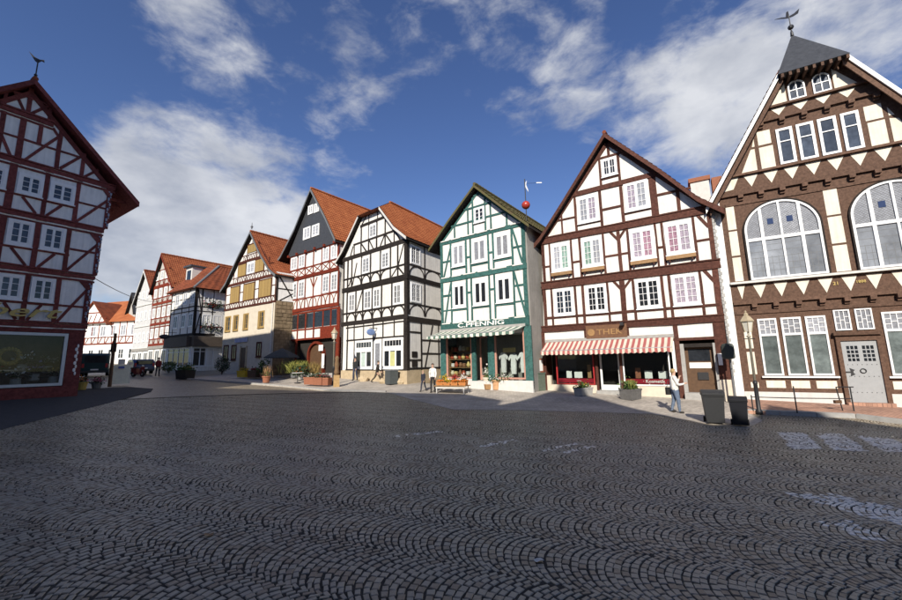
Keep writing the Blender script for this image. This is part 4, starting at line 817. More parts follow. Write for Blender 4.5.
    # roof, flared towards the eaves, half hip in front
    Rp = [(-4.35, 15.5), (-2.95, 13.87), (-1.15, 11.75), (.3, 10.6)]; Lp = [(-4.35, 15.5), (-5.75, 13.87), (-8.05, 11.25), (-9.1, 10.4)]
    def shear(fr): return fr
    skew = Matrix.Identity(4); skew[0][1] = sh
    rf = Fr(r, skew, T_black)
    for P_ in (Rp, Lp): sl = slab(rf, P_, [-2.2, .4, .4, .4], [-10.8] * 4, .16, T_black, 'roof'); tiled(rf, P_, [-2.2, .37, .37, .37], [-10.8] * 4, M_tile2, parent=sl)
    Hp = [rf.P(-4.35, 15.58, -2.2), rf.P(-5.82, 13.8, .55), rf.P(-2.88, 13.8, .55), rf.P(-4.35, 13.7, -2.2)]; mk('half_hip', Hp, [(0, 1, 2), (1, 3, 2), (0, 3, 1), (0, 2, 3)], M_tile3, r)
    barge(rf, Rp[1:], .4, .2, M_fascia); barge(rf, Lp[1:], .4, .2, M_fascia)
    mb = MB(); k = 2.2
    while k < 10.5: mb.tube(rf.P(-4.35, 15.6, -k), rf.P(-4.35, 15.62, -k - .36), .11, .125); k += .36
    mb.build('ridge_tiles', M_tile2, r); return r

# ================================================================== wine-red house at the left edge
def house_wine():
    r = root_for('timber_house', (-18.785, 19.84, .92), 33, False, 'shaded white house with wine-red timbers and a large shop window, at the left edge'); f = Fr(r, None, T_wine)
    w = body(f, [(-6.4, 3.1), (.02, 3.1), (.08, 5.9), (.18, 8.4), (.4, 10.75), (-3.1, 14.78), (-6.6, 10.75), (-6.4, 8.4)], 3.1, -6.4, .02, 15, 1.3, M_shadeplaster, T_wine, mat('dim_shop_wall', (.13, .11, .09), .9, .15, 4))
    gable_roof(f, [(-3.1, 15.6), (-5.6, 13.0), (-7.7, 10.85)], [(-3.1, 15.6), (-.6, 13.0), (1.5, 10.85)], .45, 15.6, M_tile3, .2, False, False, T_wine, .24, under=T_wine, dv=-.38)
    for u in range(14): f.box('rafter', .45, 1.2, 10.55, 10.67, -.6 - u, -.5 - u, T_wine)
    for v, a in ((3.35, .06), (5.93, .12), (8.52, .24), (11.05, .5), (13.45, -2.2)):
        b = -6.45 if v < 13 else -4.0
        f.hb(b, a, v, .2, .07); f.hb(b, a + .02, v + .15, .07, .11); 
        if v < 13: 
            u = b
            while u < a - .6: f.box('filler', u + .1, u + .85, v - .16, v - .105, .0, .05, M_shadeplaster); u += 1.1
        f.hb(b, a, v - .22, .09, .04)
    f.posts([(-5.6, .2), (-4.4, .2), (-3.27, .26), (-2.12, .17), (-.97, .17), (.28, .2)], 8.7, 10.9); f.posts([(-5.6, .2), (-4.4, .2), (-3.32, .22), (-2.19, .2), (-1.08, .17), (.1, .2)], 6.1, 8.3); f.posts([(-5.6, .2), (-4.4, .2), (-3.36, .22), (-2.26, .18), (-1.2, .18), (-.06, .24)], 3.5, 5.7)
    for v, a in ((9.45, .2), (6.93, .1), (4.36, -.1)): f.hb(-6.3, -.98, v, .1); f.hb(-.98, a, v + .34 * (v > 5), .1, .02)
    for a, b, c, d in ((-2.85, 9.4, -2.35, 8.72), (-1.5, 9.4, -1.98, 8.72), (-.88, 8.75, .28, 10.35), (-2.95, 6.88, -2.42, 6.12), (-1.5, 6.88, -2.0, 6.12), (-1.0, 6.15, .12, 7.85), (-1.08, 3.55, -.12, 5.3), (-1.7, 4.3, -2.1, 3.55), (-2.9, 4.3, -2.45, 3.55), (-2.95, 11.25, -1.95, 12.95), (-1.75, 11.3, -1.1, 12.2), (-2.2, 13.3, -1.9, 12.85), (-3.45, 11.25, -3.85, 12.2), (-3.0, 13.65, -2.45, 14.4), (-3.25, 13.65, -3.62, 14.45), (-.2, 11.3, .1, 11.1), (-.8, 11.25, -.3, 11.85), (-4.2, 11.25, -5.0, 12.2)): f.beam(a, b, c, d, .12, .018)
    f.posts([(-3.2, .22), (-1.88, .17)], 11.2, 13.3); f.posts([(-2.6, .15)], 12.2, 13.3); f.posts([(-.93, .15)], 11.2, 12.5); f.posts([(-3.85, .18), (-4.6, .15)], 11.2, 13.3); f.hb(-5.4, -.75, 12.22, .1)
    f.posts([(-3.11, .17)], 13.6, 14.95); f.posts([-2.38, -3.88], 13.6, 14.4); f.hb(-4.0, -2.3, 14.43, .09)
    f.beam(-6.5, 10.85, -3.1, 14.68, .2, .05); f.beam(.35, 10.85, -3.1, 14.68, .2, .05)
    for a, b in ((-3.08, -2.22), (-2.0, -1.06), (-4.28, -3.42), (-5.4, -4.5)): f.window(a, b, 9.54, 10.56, 2, 1, 3, .12, G_blue, True, .03)
    for a, b in ((-3.16, -2.32), (-2.06, -1.2), (-4.28, -3.46), (-5.4, -4.5)): f.window(a, b, 7.02, 8.24, 2, 1, 3, .12, G_blue, True, .03)
    for a, b in ((-3.2, -2.38), (-2.13, -1.32), (-4.28, -3.5), (-5.4, -4.5)): f.window(a, b, 4.46, 5.62, 2, 1, 3, .11, G_blue if a < -3 else G_dark, True, .03)
    # carved corner post, painted ornament
    OR = mat('painted_carving', (.36, .40, .50), .7, .25, 14)
    for i, (u, v0, v1) in enumerate(((.30, 8.75, 10.8), (.13, 6.15, 8.2), (-.03, 3.6, 5.6))):
        for k in range(7):
            v = v0 + (v1 - v0) * (k + .5) / 7; mb = MB(); mb.ball((u + .035 * (-1) ** k, -.055, v), .09, 8, 5, 0, (.55, .35, 1.1)); mb.ball((u - .04 * (-1) ** k, -.055, v + .12), .05, 6, 4, 0, (.8, .5, .9)); mb.build('carving', OR, r, True)
    for u in (0,):
        f.poly('bracket', [(.2, 8.3), (-.35, 8.3), (.1, 7.75)], 0, .05, T_wine); f.poly('bracket', [(.05, 5.7), (-.5, 5.7), (-.1, 5.2)], 0, .05, T_wine); f.poly('bracket', [(.35, 10.9), (-.1, 10.9), (.25, 10.45)], 0, .05, T_wine)
    # shop front
    f.box('pilaster', -.58, .0, -.4, 3.2, -.1, .04, T_wine); f.box('plinth', -6.4, -.02, -.6, .42, -.1, .05, T_wine); f.box('fascia', -6.4, -.58, 3.0, 3.2, -.1, .03, T_wine)
    shopwin(f, -3.9, -.6, .46, 2.98, M_greyframe, .13, -.08); shopwin(f, -6.2, -4.1, .46, 2.98, M_greyframe, .13, -.08)
    for k in range(9): MB().ball((-.22 + .025 * (-1) ** k, -.05, 1.02 + k * .17), .06, 8, 5, 0, (.7 + .3 * (k % 2), .25, 1.6)).build('carving', M_whitepaint, r, True)
    lt = text_mesh(f, 'bert', -2.35, 3.93, .16, .78, M_gold, shear=.35, width=2.5, depth=.03)
    # window display
    R = root_mat(r); put = lambda o, u, v, w, rz=0: setattr(o, 'matrix_world', R @ Matrix.Translation(f.P(u, v, w)) @ Matrix.Rotation(rz, 4, 'Z'))
    gold = mat('straw_gold', (.55, .38, .12), .6, .2, 20); mb = MB()
    ring = [Vector((.34 * math.cos(t * .3142), 0, .34 * math.sin(t * .3142))) for t in range(21)]; mb.path(ring, .1, 8); o = mb.build('wreath', gold, None, True); put(o, -2.42, 1.88, -.4); tag(o, 'round golden wreath hanging in the large window of the wine-red house', 'wreath')
    def arr(n, sz, c, seed):
        rn = random.Random(seed); mb = MB(); mb.lathe([(.14, 0), (.2, .05), (.17, .32), (.2, .36)], 12, mi=0); mb.leaves(n, lambda: (rn.gauss(0, .16), rn.gauss(0, .16), .42 + abs(rn.gauss(0, .16))), sz, 1, rn); mb.leaves(n // 2, lambda: (rn.gauss(0, .17), rn.gauss(0, .17), .55 + abs(rn.gauss(0, .12))), sz, 2, rn); return mb.build('flower_arrangement', [M_concrete, M_leafd, c])
    cs = [('white', M_white2), ('lilac', mat('lilac_petal', (.34, .3, .5), .7)), ('cream', M_cream), ('gold', gold), ('red', M_red)]
    for i, (u, v, w_) in enumerate(((-1.95, 1.15, -.5), (-1.5, .7, -.5), (-1.05, 1.05, -.6), (-.85, .55, -.4), (-2.9, .6, -.45), (-2.1, .5, -.4))):
        n_, c_ = cs[i % 5]; o = arr(70, .14, c_, i); put(o, u, v, w_); tag(o, ['white flower arrangement in the middle of the wine-red house window', 'lilac flower arrangement right of centre in the wine-red house window', 'cream flower arrangement beside the silver frame in the wine-red house window', 'gold flower arrangement low in the right corner of the wine-red house window', 'red flower arrangement low at the left of the wine-red house window', 'white flower arrangement low in front of the wine-red house window shelf'][i], 'flowers', 'flower arrangements in the wine-red house window')
    for i, (u0, u1, v) in enumerate(((-3.6, -2.0, 1.3), (-1.8, -.75, .95))):
        o = MB().box(u0, u1, .35, .8, -.6, -.54).box(u0, u0 + .05, .4, .45, -1.2 if False else -.95, -.6).box(u1 - .05, u1, .4, .45, -.95, -.6).build('display_table', [M_cream, M_dark][i]); put(o, 0, v + .5, 0); tag(o, ['cream draped display table at the left of the wine-red house window', 'dark display table at the right of the wine-red house window'][i], 'table')
    P = R @ f.P(-3.1, 15.4, .35); v = empty('wind_vane', P, .7, 'small black wind vane on the ridge of the wine-red house', 'wind vane'); MB().tube((0, 0, -.2), (0, 0, .95), .025).ball((0, 0, .12), .07, 8, 5).build('stem', M_iron, v); MB().prism([(-.35, 1.25), (-.1, .85), (0, .78), (.12, .95), (.22, .92), (.2, 1.06), (.05, 1.0), (-.12, 1.05)], -.012, .012).build('arrow', M_iron, v)
    return r

# ================================================================== red house with slate gable
def house_red():
    r = root_for('timber_house', EYE + (Vector((-14.851, 35.846, 1.31)) - EYE) * 1.045, -53, True, 'tall red timbered house with dark slate gable and open arcade'); r.scale = (1.045,) * 3; f = Fr(r, None, T_red)
    body(f, [(-.5, 3.0), (7.0, 3.0), (6.75, 10.9), (3.05, 16.15), (-.72, 10.9)], 3.0, -.3, 7.05, 11, 2.6, M_white, T_red)
    f.poly('slate_gable', [(-.95, 11.0), (6.9, 11.0), (3.05, 16.45)], 0, .16, M_slate)
    gable_roof(f, [(3.05, 17.15), (.6, 13.8), (-1.6, 11.6), (-2.75, 10.95)], [(3.05, 17.15), (5.4, 13.9), (6.95, 11.5)], .5, 12, M_tile2, .18, True, False, M_lead, .22, dv=-.38)
    for u in range(6): f.box('bracket', -.75 + u * 1.42, -.55 + u * 1.42, 10.95, 11.16, 0, .3, T_red)
    f.hb(-.8, 6.85, 11.02, .18, .1); f.hb(-.75, 6.85, 8.72, .3, .08); f.hb(-.5, 7.0, 5.72, .3, .08); f.hb(-.7, 6.8, 9.58, .1); f.hb(-.6, 6.9, 6.75, .1); f.hb(-.4, 7.05, 5.42, .14, .06); f.hb(-.3, 7.05, 3.92, .12); f.hb(-.3, 7.05, 3.05, .16, .05)
    xs = [-.6, .72, 1.94, 3.2, 4.47, 5.63, 6.76]
    f.posts([(x, .15) for x in xs], 8.85, 11.0); f.posts([(x + .12, .15) for x in xs], 5.85, 8.6); f.posts([(-.05, .22), (1.1, .18), (2.35, .18), (3.6, .18), (4.9, .18), (6.0, .18), (7.0, .36)], 3.0, 5.5); f.posts([(-.2, .25), (1.0, .2), (7.0, .38)], -.5, 3.05, proud=.06)
    for a, b in zip(xs, xs[1:]):
        f.beam(a + .08, 8.88, b - .08, 9.55, .08, .016); f.beam(a + .08, 9.55, b - .08, 8.88, .08, .018); m_ = (a + b) / 2 + .12
        f.arc(a + .12, 5.88, .55, .85, 0, math.pi / 2, .08); f.arc(b + .12, 5.88, .55, .85, math.pi / 2, math.pi, .08)
    for i in (0, 1, 4, 5):
        f.window(xs[i] + .12, xs[i + 1] - .1, 9.68, 10.9, 2, 2, 3, .1, G_net, False, .03); f.window(xs[i] + .24, xs[i + 1] + .02, 6.86, 8.4, 2, 2, 4, .1, G_blue, False, .03)
    f.beam(3.3, 7.6, 2.85, 8.45, .12, .02); f.beam(3.35, 7.6, 3.85, 8.45, .12, .02)
    for a, b in ((.05, 1.0), (1.2, 2.25), (2.45, 3.5), (3.7, 4.8), (5.0, 5.9), (6.1, 6.85)): f.box('gallery_opening', a, b, 4.02, 5.3, .0, .012, G_dark)
    f.hb(4.6, 7.0, 3.5, .85, .05)
    for a, b, c, d in ((2.31, 3.1, 14.5, 15.36), (3.28, 4.0, 14.45, 15.3), (1.68, 2.8, 12.2, 13.35), (3.05, 4.15, 12.2, 13.3)):
        s = Fr(r, Matrix.Translation((0, -.16, 0)), T_red); s.window(a, b, c, d, 2, 1, 3, .12, G_net, False, .03)
    # ground floor arcade with a round-arched doorway
    f.box('arcade_shade_panel', 1.1, 6.85, -.5, 2.95, -.55, -.35, M_dark)  # dark panel colour stands in for the shade of the open arcade
    mb = MB(); n = 12; A = [(2.75, 0)] + [(3.75 - 1.0 * math.cos(math.pi * i / n), 1.6 + 1.0 * math.sin(math.pi * i / n)) for i in range(n + 1)] + [(4.75, 0)]; Bq = [(2.55, 0)] + [(3.75 - 1.2 * math.cos(math.pi * i / n), 1.6 + 1.2 * math.sin(math.pi * i / n)) for i in range(n + 1)] + [(4.95, 0)]
    for i in range(len(A) - 1): mb.prism([A[i], A[i + 1], Bq[i + 1], Bq[i]], .1, .34)
    mb.build('door_arch', T_red, r); f.poly('door', A, -.345, -.3, M_darkwood)
    f.box('notice', 4.3, 4.9, 1.95, 2.45, -.1, -.07, M_white2); f.box('notice', 4.75, 5.1, .5, 1.7, -.12, -.09, M_white2)
    return r

# ================================================================== stone house with ochre shutters
def house_stone():
    r = root_for('timber_house', (-24.24, 41.42, 1.71), -55, True, 'pale stone house with timbered gable and ochre shutters'); f = Fr(r, None, T_rust)
    f.poly('wall', [(-.3, -.6), (9.4, -.6), (9.42, 6.3), (-.35, 6.3)], -12, 0, M_sand2); f.poly('wall', [(-.35, 6.301), (9.42, 6.301), (9.45, 9.0), (8.4, 9.5), (4.65, 13.65), (-.2, 8.85)], -12, 0, M_white)
    th = Matrix.Translation((9.43, 0, 0)) @ Matrix.Rotation(rad(86), 4, 'Z'); s = Fr(r, th, T_black); s.box('side_wall', .02, 11, -.6, 6.25, -.1, .04, M_rubble)
    rn = random.Random(3)   # rubble stones of the side wall
    v = -.5
    while v < 6.1:
        h = rn.uniform(.25, .42); u = .05
        while u < 4.6:
            l = rn.uniform(.35, .75); mb = MB().prism([(u + .02, v + rn.uniform(.01, .04)), (u + l - .02, v + rn.uniform(.01, .04)), (u + l - .02, v + h - rn.uniform(.01, .04)), (u + .02, v + h - rn.uniform(.01, .04))], -.06 - rn.uniform(0, .04), 0, 0, s.M); mb.build('stone', M_rubble, r); u += l
        v += h
    s.box('side_gable_wall', .02, 11, 6.26, 9.2, -.1, .02, M_shadeplaster); s.hb(0, 8, 6.35, .2); s.hb(0, 8, 7.6, .12); s.hb(0, 8, 8.95, .2); s.posts([(.1, .2), (2.2, .16), (4.4, .16)], 6.3, 9.0); s.beam(.2, 8.9, 1.9, 6.5, .14, .018); s.beam(2.1, 7.5, .4, 6.45, .12, .02)
    gable_roof(f, [(4.65, 14.3), (2.6, 12.2), (.2, 9.5), (-.95, 8.7)], [(4.65, 14.3), (6.8, 11.6), (8.6, 9.75), (9.75, 9.05)], .35, 12.4, M_tile, .16, True, True, M_lead, .2, dv=-.22)
    MB().tube((4.65, -.2, 14.4), (4.65, -.2, 15.1), .06, .02).ball((4.65, -.2, 14.65), .13, 8, 5).build('finial', M_lead, r)
    f.hb(-.4, 9.5, 6.36, .2, .06); f.hb(-.3, 9.5, 8.98, .26, .06); f.hb(1.6, 7.2, 11.17, .24, .06); f.hb(3.5, 5.9, 12.88, .12); f.beam(-.1, 9.15, 4.65, 13.95, .16); f.beam(9.3, 9.0, 8.4, 9.7, .16); f.beam(8.4, 9.7, 4.65, 13.95, .16); f.hb(-.3, 9.4, 6.95, .09); f.hb(.9, 8.6, 9.62, .08); f.hb(2.4, 6.6, 11.8, .08)
    f.posts([(-.25, .15), (.72, .1), (2.7, .1), (3.42, .1), (5.65, .1), (6.4, .1), (8.7, .1), (9.35, .15)], 6.4, 8.9); f.posts([(2.02, .1), (3.75, .1), (5.45, .1), (7.15, .1), (1.2, .1), (8.0, .1)], 9.1, 10.9); f.posts([(3.72, .1), (5.55, .1)], 11.2, 12.8); f.posts([(4.65, .1)], 12.9, 13.7)
    u = -.1
    while u < 9.2: f.arc(u + .2, 6.45, .2, .42, 0, math.pi, .06, 5); u += .5
    u = 1.6
    while u < 7.8: f.arc(u + .2, 9.1, .2, .42, 0, math.pi, .06, 5); u += .5
    u = 2.9
    while u < 6.2: f.arc(u + .2, 11.28, .18, .42, 0, math.pi, .06, 5); u += .46
    for a, b in ((-.2, .7), (2.72, 3.4), (5.67, 6.38), (8.72, 9.3)): f.hb(a, b, 7.95, .08, .02)
    def shut(a, b, c, d, n):
        w = f.box('window', a, b, c, d, 0, .02, G_dark); q = (b - a) / n
        for i in range(n): sh_ = f.box('shutter', a + q * i + .015, a + q * (i + 1) - .015, c + .01, d - .01, .025, .07, M_ochre, w)
        f.box('lintel', a - .05, b + .05, d, d + .1, .0, .08, T_rust, w)
    for a, b in ((.8, 2.62), (3.52, 5.57), (6.5, 8.6)): shut(a, b, 7.0, 8.65, 4)
    for a, b in ((2.12, 3.66), (5.52, 7.08)): shut(a, b, 9.68, 10.92, 2)
    f.window(3.85, 5.35, 9.72, 10.85, 2, 2, 2, .1, G_net, False, .03); shut(3.82, 5.5, 11.95, 12.8, 3)
    for a, b in ((.03, 1.2), (1.78, 2.8), (3.82, 4.78), (6.64, 7.7)):
        f.window(a, b, 4.0, 5.64, 2, 1, 3, .1, G_dark, True, .03, fm=M_ochre); f.box('shutter', a + .02, a + .36, 4.05, 5.6, .03, .09, M_ochre)
    for a, b, c, d in ((.1, 1.1, 1.0, 2.6), (1.8, 2.75, 1.0, 2.55), (6.6, 7.5, 1.2, 2.65)): f.window(a, b, c, d, 2, 1, 2, .1, G_dark, True, .03, fm=T_rust)
    d = f.box('door', 3.75, 4.75, .0, 2.2, .0, .04, M_darkwood); f.box('door_frame', 3.6, 3.75, 0, 2.35, 0, .1, M_sand, d); f.box('door_frame', 4.75, 4.9, 0, 2.35, 0, .1, M_sand, d); f.box('shop_sign', 2.5, 4.9, 1.55 + 1.2, 2.0 + 1.15, .05, .12, mat('blue_white_sign', (.38, .40, .58), .6), r); MB().tube(f.P(9.2, 6.2, .1), f.P(9.2, -.3, .1), .06).build('downpipe', M_fascia, r)
    f.box('quoin', 8.95, 9.44, -.6, 6.28, .0, .03, M_sand2)
    return r

# ================================================================== corner house with dark timbers
def house_corner():
    r = root_for('timber_house', (-29.137, 43.676, 1.97), -57, True, 'small dark timbered corner house with hipped red roof and ground floor shop windows'); f = Fr(r, None, T_black)
    th = math.atan2(math.cos(rad(32)), math.sin(rad(32))) - r.rotation_euler.z; s = Fr(r, Matrix.Rotation(th, 4, 'Z'), T_black)
    f.poly('wall', [(-6.2, -.6), (0, -.6), (0, 9.2), (-6.2, 9.2)], -7.5, 0, M_white)
    for v, d in ((9.1, .2), (6.95, .14), (6.45, .1), (3.75, .3), (8.0, .08)): f.hb(-6.25, .05, v, d); s.hb(-.05, 7, v, d)
    f.posts([(-6.1, .16), (-5.2, .1), (-3.2, .1), (-1.4, .1), (-.1, .2)], 3.6, 9.1); s.posts([(.1, .2), (.7, .14), (1.9, .14), (3.2, .14), (5, .14)], 3.6, 9.1); s.beam(.2, 8.9, .7, 6.2, .12, .018); s.beam(.6, 6.2, .2, 3.9, .12, .018)
    for a in (-5.1, -3.1, -1.3): f.window(a, a + 1.1, 7.3, 8.8, 2, 1, 2, .1, G_net, False); f.window(a, a + 1.1, 4.6, 6.2, 2, 1, 2, .1, G_blue, False)
    for a in (.82, 2.0, 3.4): s.window(a, a + 1.05, 7.5, 8.8, 2, 1, 2, .1, G_dark, True); s.window(a, a + 1.05, 4.8, 6.1, 2, 2, 3, .1, G_net, True)
    rn = random.Random(8)
    for a, v in ((.82, 7.35), (2.0, 7.3), (.7, 4.65), (1.9, 4.6)):
        mb = MB(); mb.leaves(90, lambda: tuple(s.P(a + rn.uniform(-.1, 1.2), v + rn.gauss(-.05, .22), .22 + rn.uniform(-.12, .12))), .2, 0, rn); o = mb.build('window_box_plants', M_leafd, r); o['kind'] = 'stuff'; MB().leaves(26, lambda: tuple(s.P(a + rn.uniform(-.1, 1.2), v + rn.gauss(.0, .16), .26 + rn.uniform(-.08, .12))), .14, 0, rn).build('blossom', M_red, o)
    for F_, a, b in ((f, -5.8, -.3), (s, .1, 3.1), (s, 3.3, 6)):
        F_.box('shop_fascia', a - .2, b + .1, 2.4, 3.55, .0, .5, mat('brown_fascia', (.09, .07, .055), .7)); n = 4 if b < 5 else 3
        F_.window(a, b, .15, 2.3, n, 1, 1, .07, G_dark, False, .05, top=.2)
    # hipped roof
    A = [f.P(-6.7, 9.0, .5), f.P(.5, 9.0, .5), f.P(.9, 9.0, -8), f.P(-6.7, 9.0, -8)]; B_ = [f.P(-4.2, 12.4, -2.2), f.P(-1.6, 12.4, -3.0), f.P(-1.4, 12.4, -6.2), f.P(-4.2, 12.4, -6.2)]
    mk('roof', A + B_, [(0, 1, 5, 4), (1, 2, 6, 5), (2, 3, 7, 6), (3, 0, 4, 7), (4, 5, 6, 7), (3, 2, 1, 0)], M_tile3, r)
    # pantiled plane towards the square
    def quad_tiles(a, b, c, d, m, name):   # a,b eave ; c,d ridge
        V = []; F = []; n = 14; k = 44
        nrm = (b - a).cross(d - a).normalized()
        if nrm.z < 0: nrm = -nrm
        for i in range(n):
            for e in (0, 1):
                t = (i + e) / n
                for j in range(k + 1):
                    q = j / k; p = a.lerp(b, q).lerp(d.lerp(c, q), t); V.append(p + nrm * (.03 + (.03 if not e else 0) + .028 * (.5 + .5 * math.sin(j * math.pi / 2))))
        w = k + 1
        for i in range(n):
            for j in range(k): F.append((2 * i * w + j, 2 * i * w + j + 1, (2 * i + 1) * w + j + 1, (2 * i + 1) * w + j))
        return mk(name, V, F, m, r)
    quad_tiles(A[1], A[2], B_[2], B_[1], M_tile3, 'roof_tiles'); quad_tiles(A[0], A[1], B_[1], B_[0], M_tile3, 'roof_tiles')
    MB().tube(A[1], B_[1] + Vector((0, 0, .08)), .13).build('hip_tiles', M_lead, r); MB().tube(B_[1] + Vector((0, 0, .06)), B_[2] + Vector((0, 0, .06)), .13).build('ridge_tiles', M_tile, r)
    d = f.box('dormer', -5.2, -3.6, 10.3, 12.3, -3.5, -.9, M_fascia); f.box('dormer_roof', -5.4, -3.4, 12.3, 12.5, -4, -.6, M_slate, d); f.box('dormer_window', -4.9, -3.9, 10.7, 11.9, -.9, -.88, G_dark, d)
    return r
M_oldplaster = plaster('dull_plaster', (.46, .44, .40)); M_dullwhite = plaster('slate_hung_white', (.55, .55, .54))
def house_far(P, az, u0, u1, ve, apex, label, tm, rows, roofm, depth=11, wm=None, white=False, ua=None):
    r = root_for('timber_house', P, az, True, label); f = Fr(r, None, tm); c = (u0 + u1) / 2 if ua is None else ua
    f.poly('wall', [(u0, -.6), (u1, -.6), (u1, ve), (c, apex - .25), (u0, ve)], -depth, 0, wm or M_oldplaster)
    gable_roof(f, [(c, apex), (u0 - .4, ve - .25)], [(c, apex), (u1 + .4, ve - .25)], .35, depth + .4, roofm, .15, True, False, tm, .2)
    for q in range(int((u1 - u0) / 1.9)): f.window(u0 + .4 + q * 1.9, u0 + 1.7 + q * 1.9, .5, 2.5, 2, 1, 1, .1, G_dark, False, .03)
    f.box('shop_fascia', u0 + .1, u1 - .1, 2.6, 2.95, .0, .12, M_render)
    for i, v in enumerate(rows):
        h = rows[i + 1] - v if i + 1 < len(rows) else 2.2
        sp = (u1 - u0) if v < ve - .3 else (u1 - u0) * max(.1, (apex - v) / (apex - ve)) * .8; a, b = (c - sp / 2, c + sp / 2) if v >= ve - .3 else (u0, u1)
        if not white: f.hb(a, b, v, .3, .05)
        else: f.hb(a, b, v, .12, .1, m=M_fascia)
        n = max(1, int((b - a - .3) / 1.15)); q = (b - a) / n
        if sp > 1.4:
            for k in range(n):
                x = a + q * (k + .5); f.window(x - .36, x + .36, v + .75, min(v + 2.0, v + h - .3), 2, 1, 2, .1, G_blue, False, .03)
                if not white: f.beam(x - .6, v + .15, x - .3, v + .65, .1, .018); f.beam(x + .6, v + .15, x + .3, v + .65, .1, .018)
            if not white:
                f.hb(a, b, v + .7, .12); f.hb(a, b, v + min(2.1, h - .2), .12)
                for k in range(n + 1): f.posts([(min(max(a + q * k, a + .08), b - .08), .14)], v, min(v + h, (apex - .5) if k in (0, n) and v >= ve - .3 else v + h) * (1 if v < ve - .3 else 1) if v < ve - .3 else v + .8)
    return r
def far_houses():
    k = lambda P, sc: EYE + (Vector(P) - EYE) * sc
    house_far(k((-31.82, 41.41, 1.75), 1.31), -56, -1.3, 4.6, 9.8, 14.2, 'white gabled house with red timbers and orange roof behind the dark corner house', T_red, (3.1, 5.6, 8.1, 10.3), M_tile, ua=.9).scale = (1.15,) * 3
    house_far(k((-32.17, 40.16, 1.69), 1.45), -56, -2.6, 3.2, 9.3, 13.2, 'plain white slate-hung house at the mouth of the side street', M_fascia, (3.0, 5.8, 8.6), M_tile3, white=True, wm=M_dullwhite, ua=-.2).scale = (1.16,) * 3
    house_far(k((-32.17, 40.16, 1.69), 1.62), -56, -6.0, -3.2, 9.0, 12.0, 'grey roofed narrow house half hidden behind the white slate-hung house', T_black, (3.0, 5.8), M_slate).scale = (1.14,) * 3
    # house closing the street, roof slope to the viewer
    r = root_for('timber_house', (-62.5, 68.75, 2.45), -75, True, 'long low house with red timbers and broad orange roof closing the side street'); r.scale = (1.25,) * 3; f = Fr(r, None, T_red)
    f.poly('wall', [(-8, -1), (7.5, -1), (7.5, 6.3), (-8, 6.3)], -8, 0, M_white); M2 = Matrix.Rotation(rad(90), 4, 'Z')
    V = [f.P(-8.4, 6.1, .4), f.P(8, 6.1, .4), f.P(8, 9.9, -4), f.P(-8.4, 9.9, -4), f.P(8, 6.1, -8.5), f.P(-8.4, 6.1, -8.5)]; mk('roof', V, [(0, 1, 2, 3), (2, 4, 5, 3), (1, 4, 2), (0, 3, 5), (0, 5, 4, 1)], M_tile2, r)
    f.poly('gable', [(-3.6, 6.0), (1.9, 6.0), (-.8, 9.0)], -3, .5, M_white); slab(f, [(-.8, 9.2), (2.4, 5.8)], [.8] * 2, [-3] * 2, .15, M_tile3); slab(f, [(-.8, 9.2), (-4.1, 5.8)], [.8] * 2, [-3] * 2, .15, M_tile3)
    g2 = Fr(r, Matrix.Translation((0, -.5, 0)), T_red); g2.hb(-3.5, 1.8, 6.1, .2); g2.hb(-2.1, .6, 7.5, .15)
    for u in (-2.6, -1.6, -.6, .4, 1.3): g2.beam(u, 6.1, u + .45, 7.4 - abs(u + .8) * .3, .12)
    f.hb(-8, 7.5, 3.1, .2); f.hb(-8, 7.5, 4.0, .1); f.posts([-4 + i * 1.3 for i in range(9)], 3.1, 6.2, .14)
    for i in range(8): f.beam(-3.8 + i * 1.3, 3.2, -3.3 + i * 1.3, 3.95, .12)
    for i in range(6): f.window(-3.6 + i * 1.9, -2.5 + i * 1.9, 4.1, 5.7, 2, 1, 2, .1, G_net, False); f.window(-3.6 + i * 1.9, -2.5 + i * 1.9, .9, 2.4, 2, 1, 2, .1, G_dark, False)
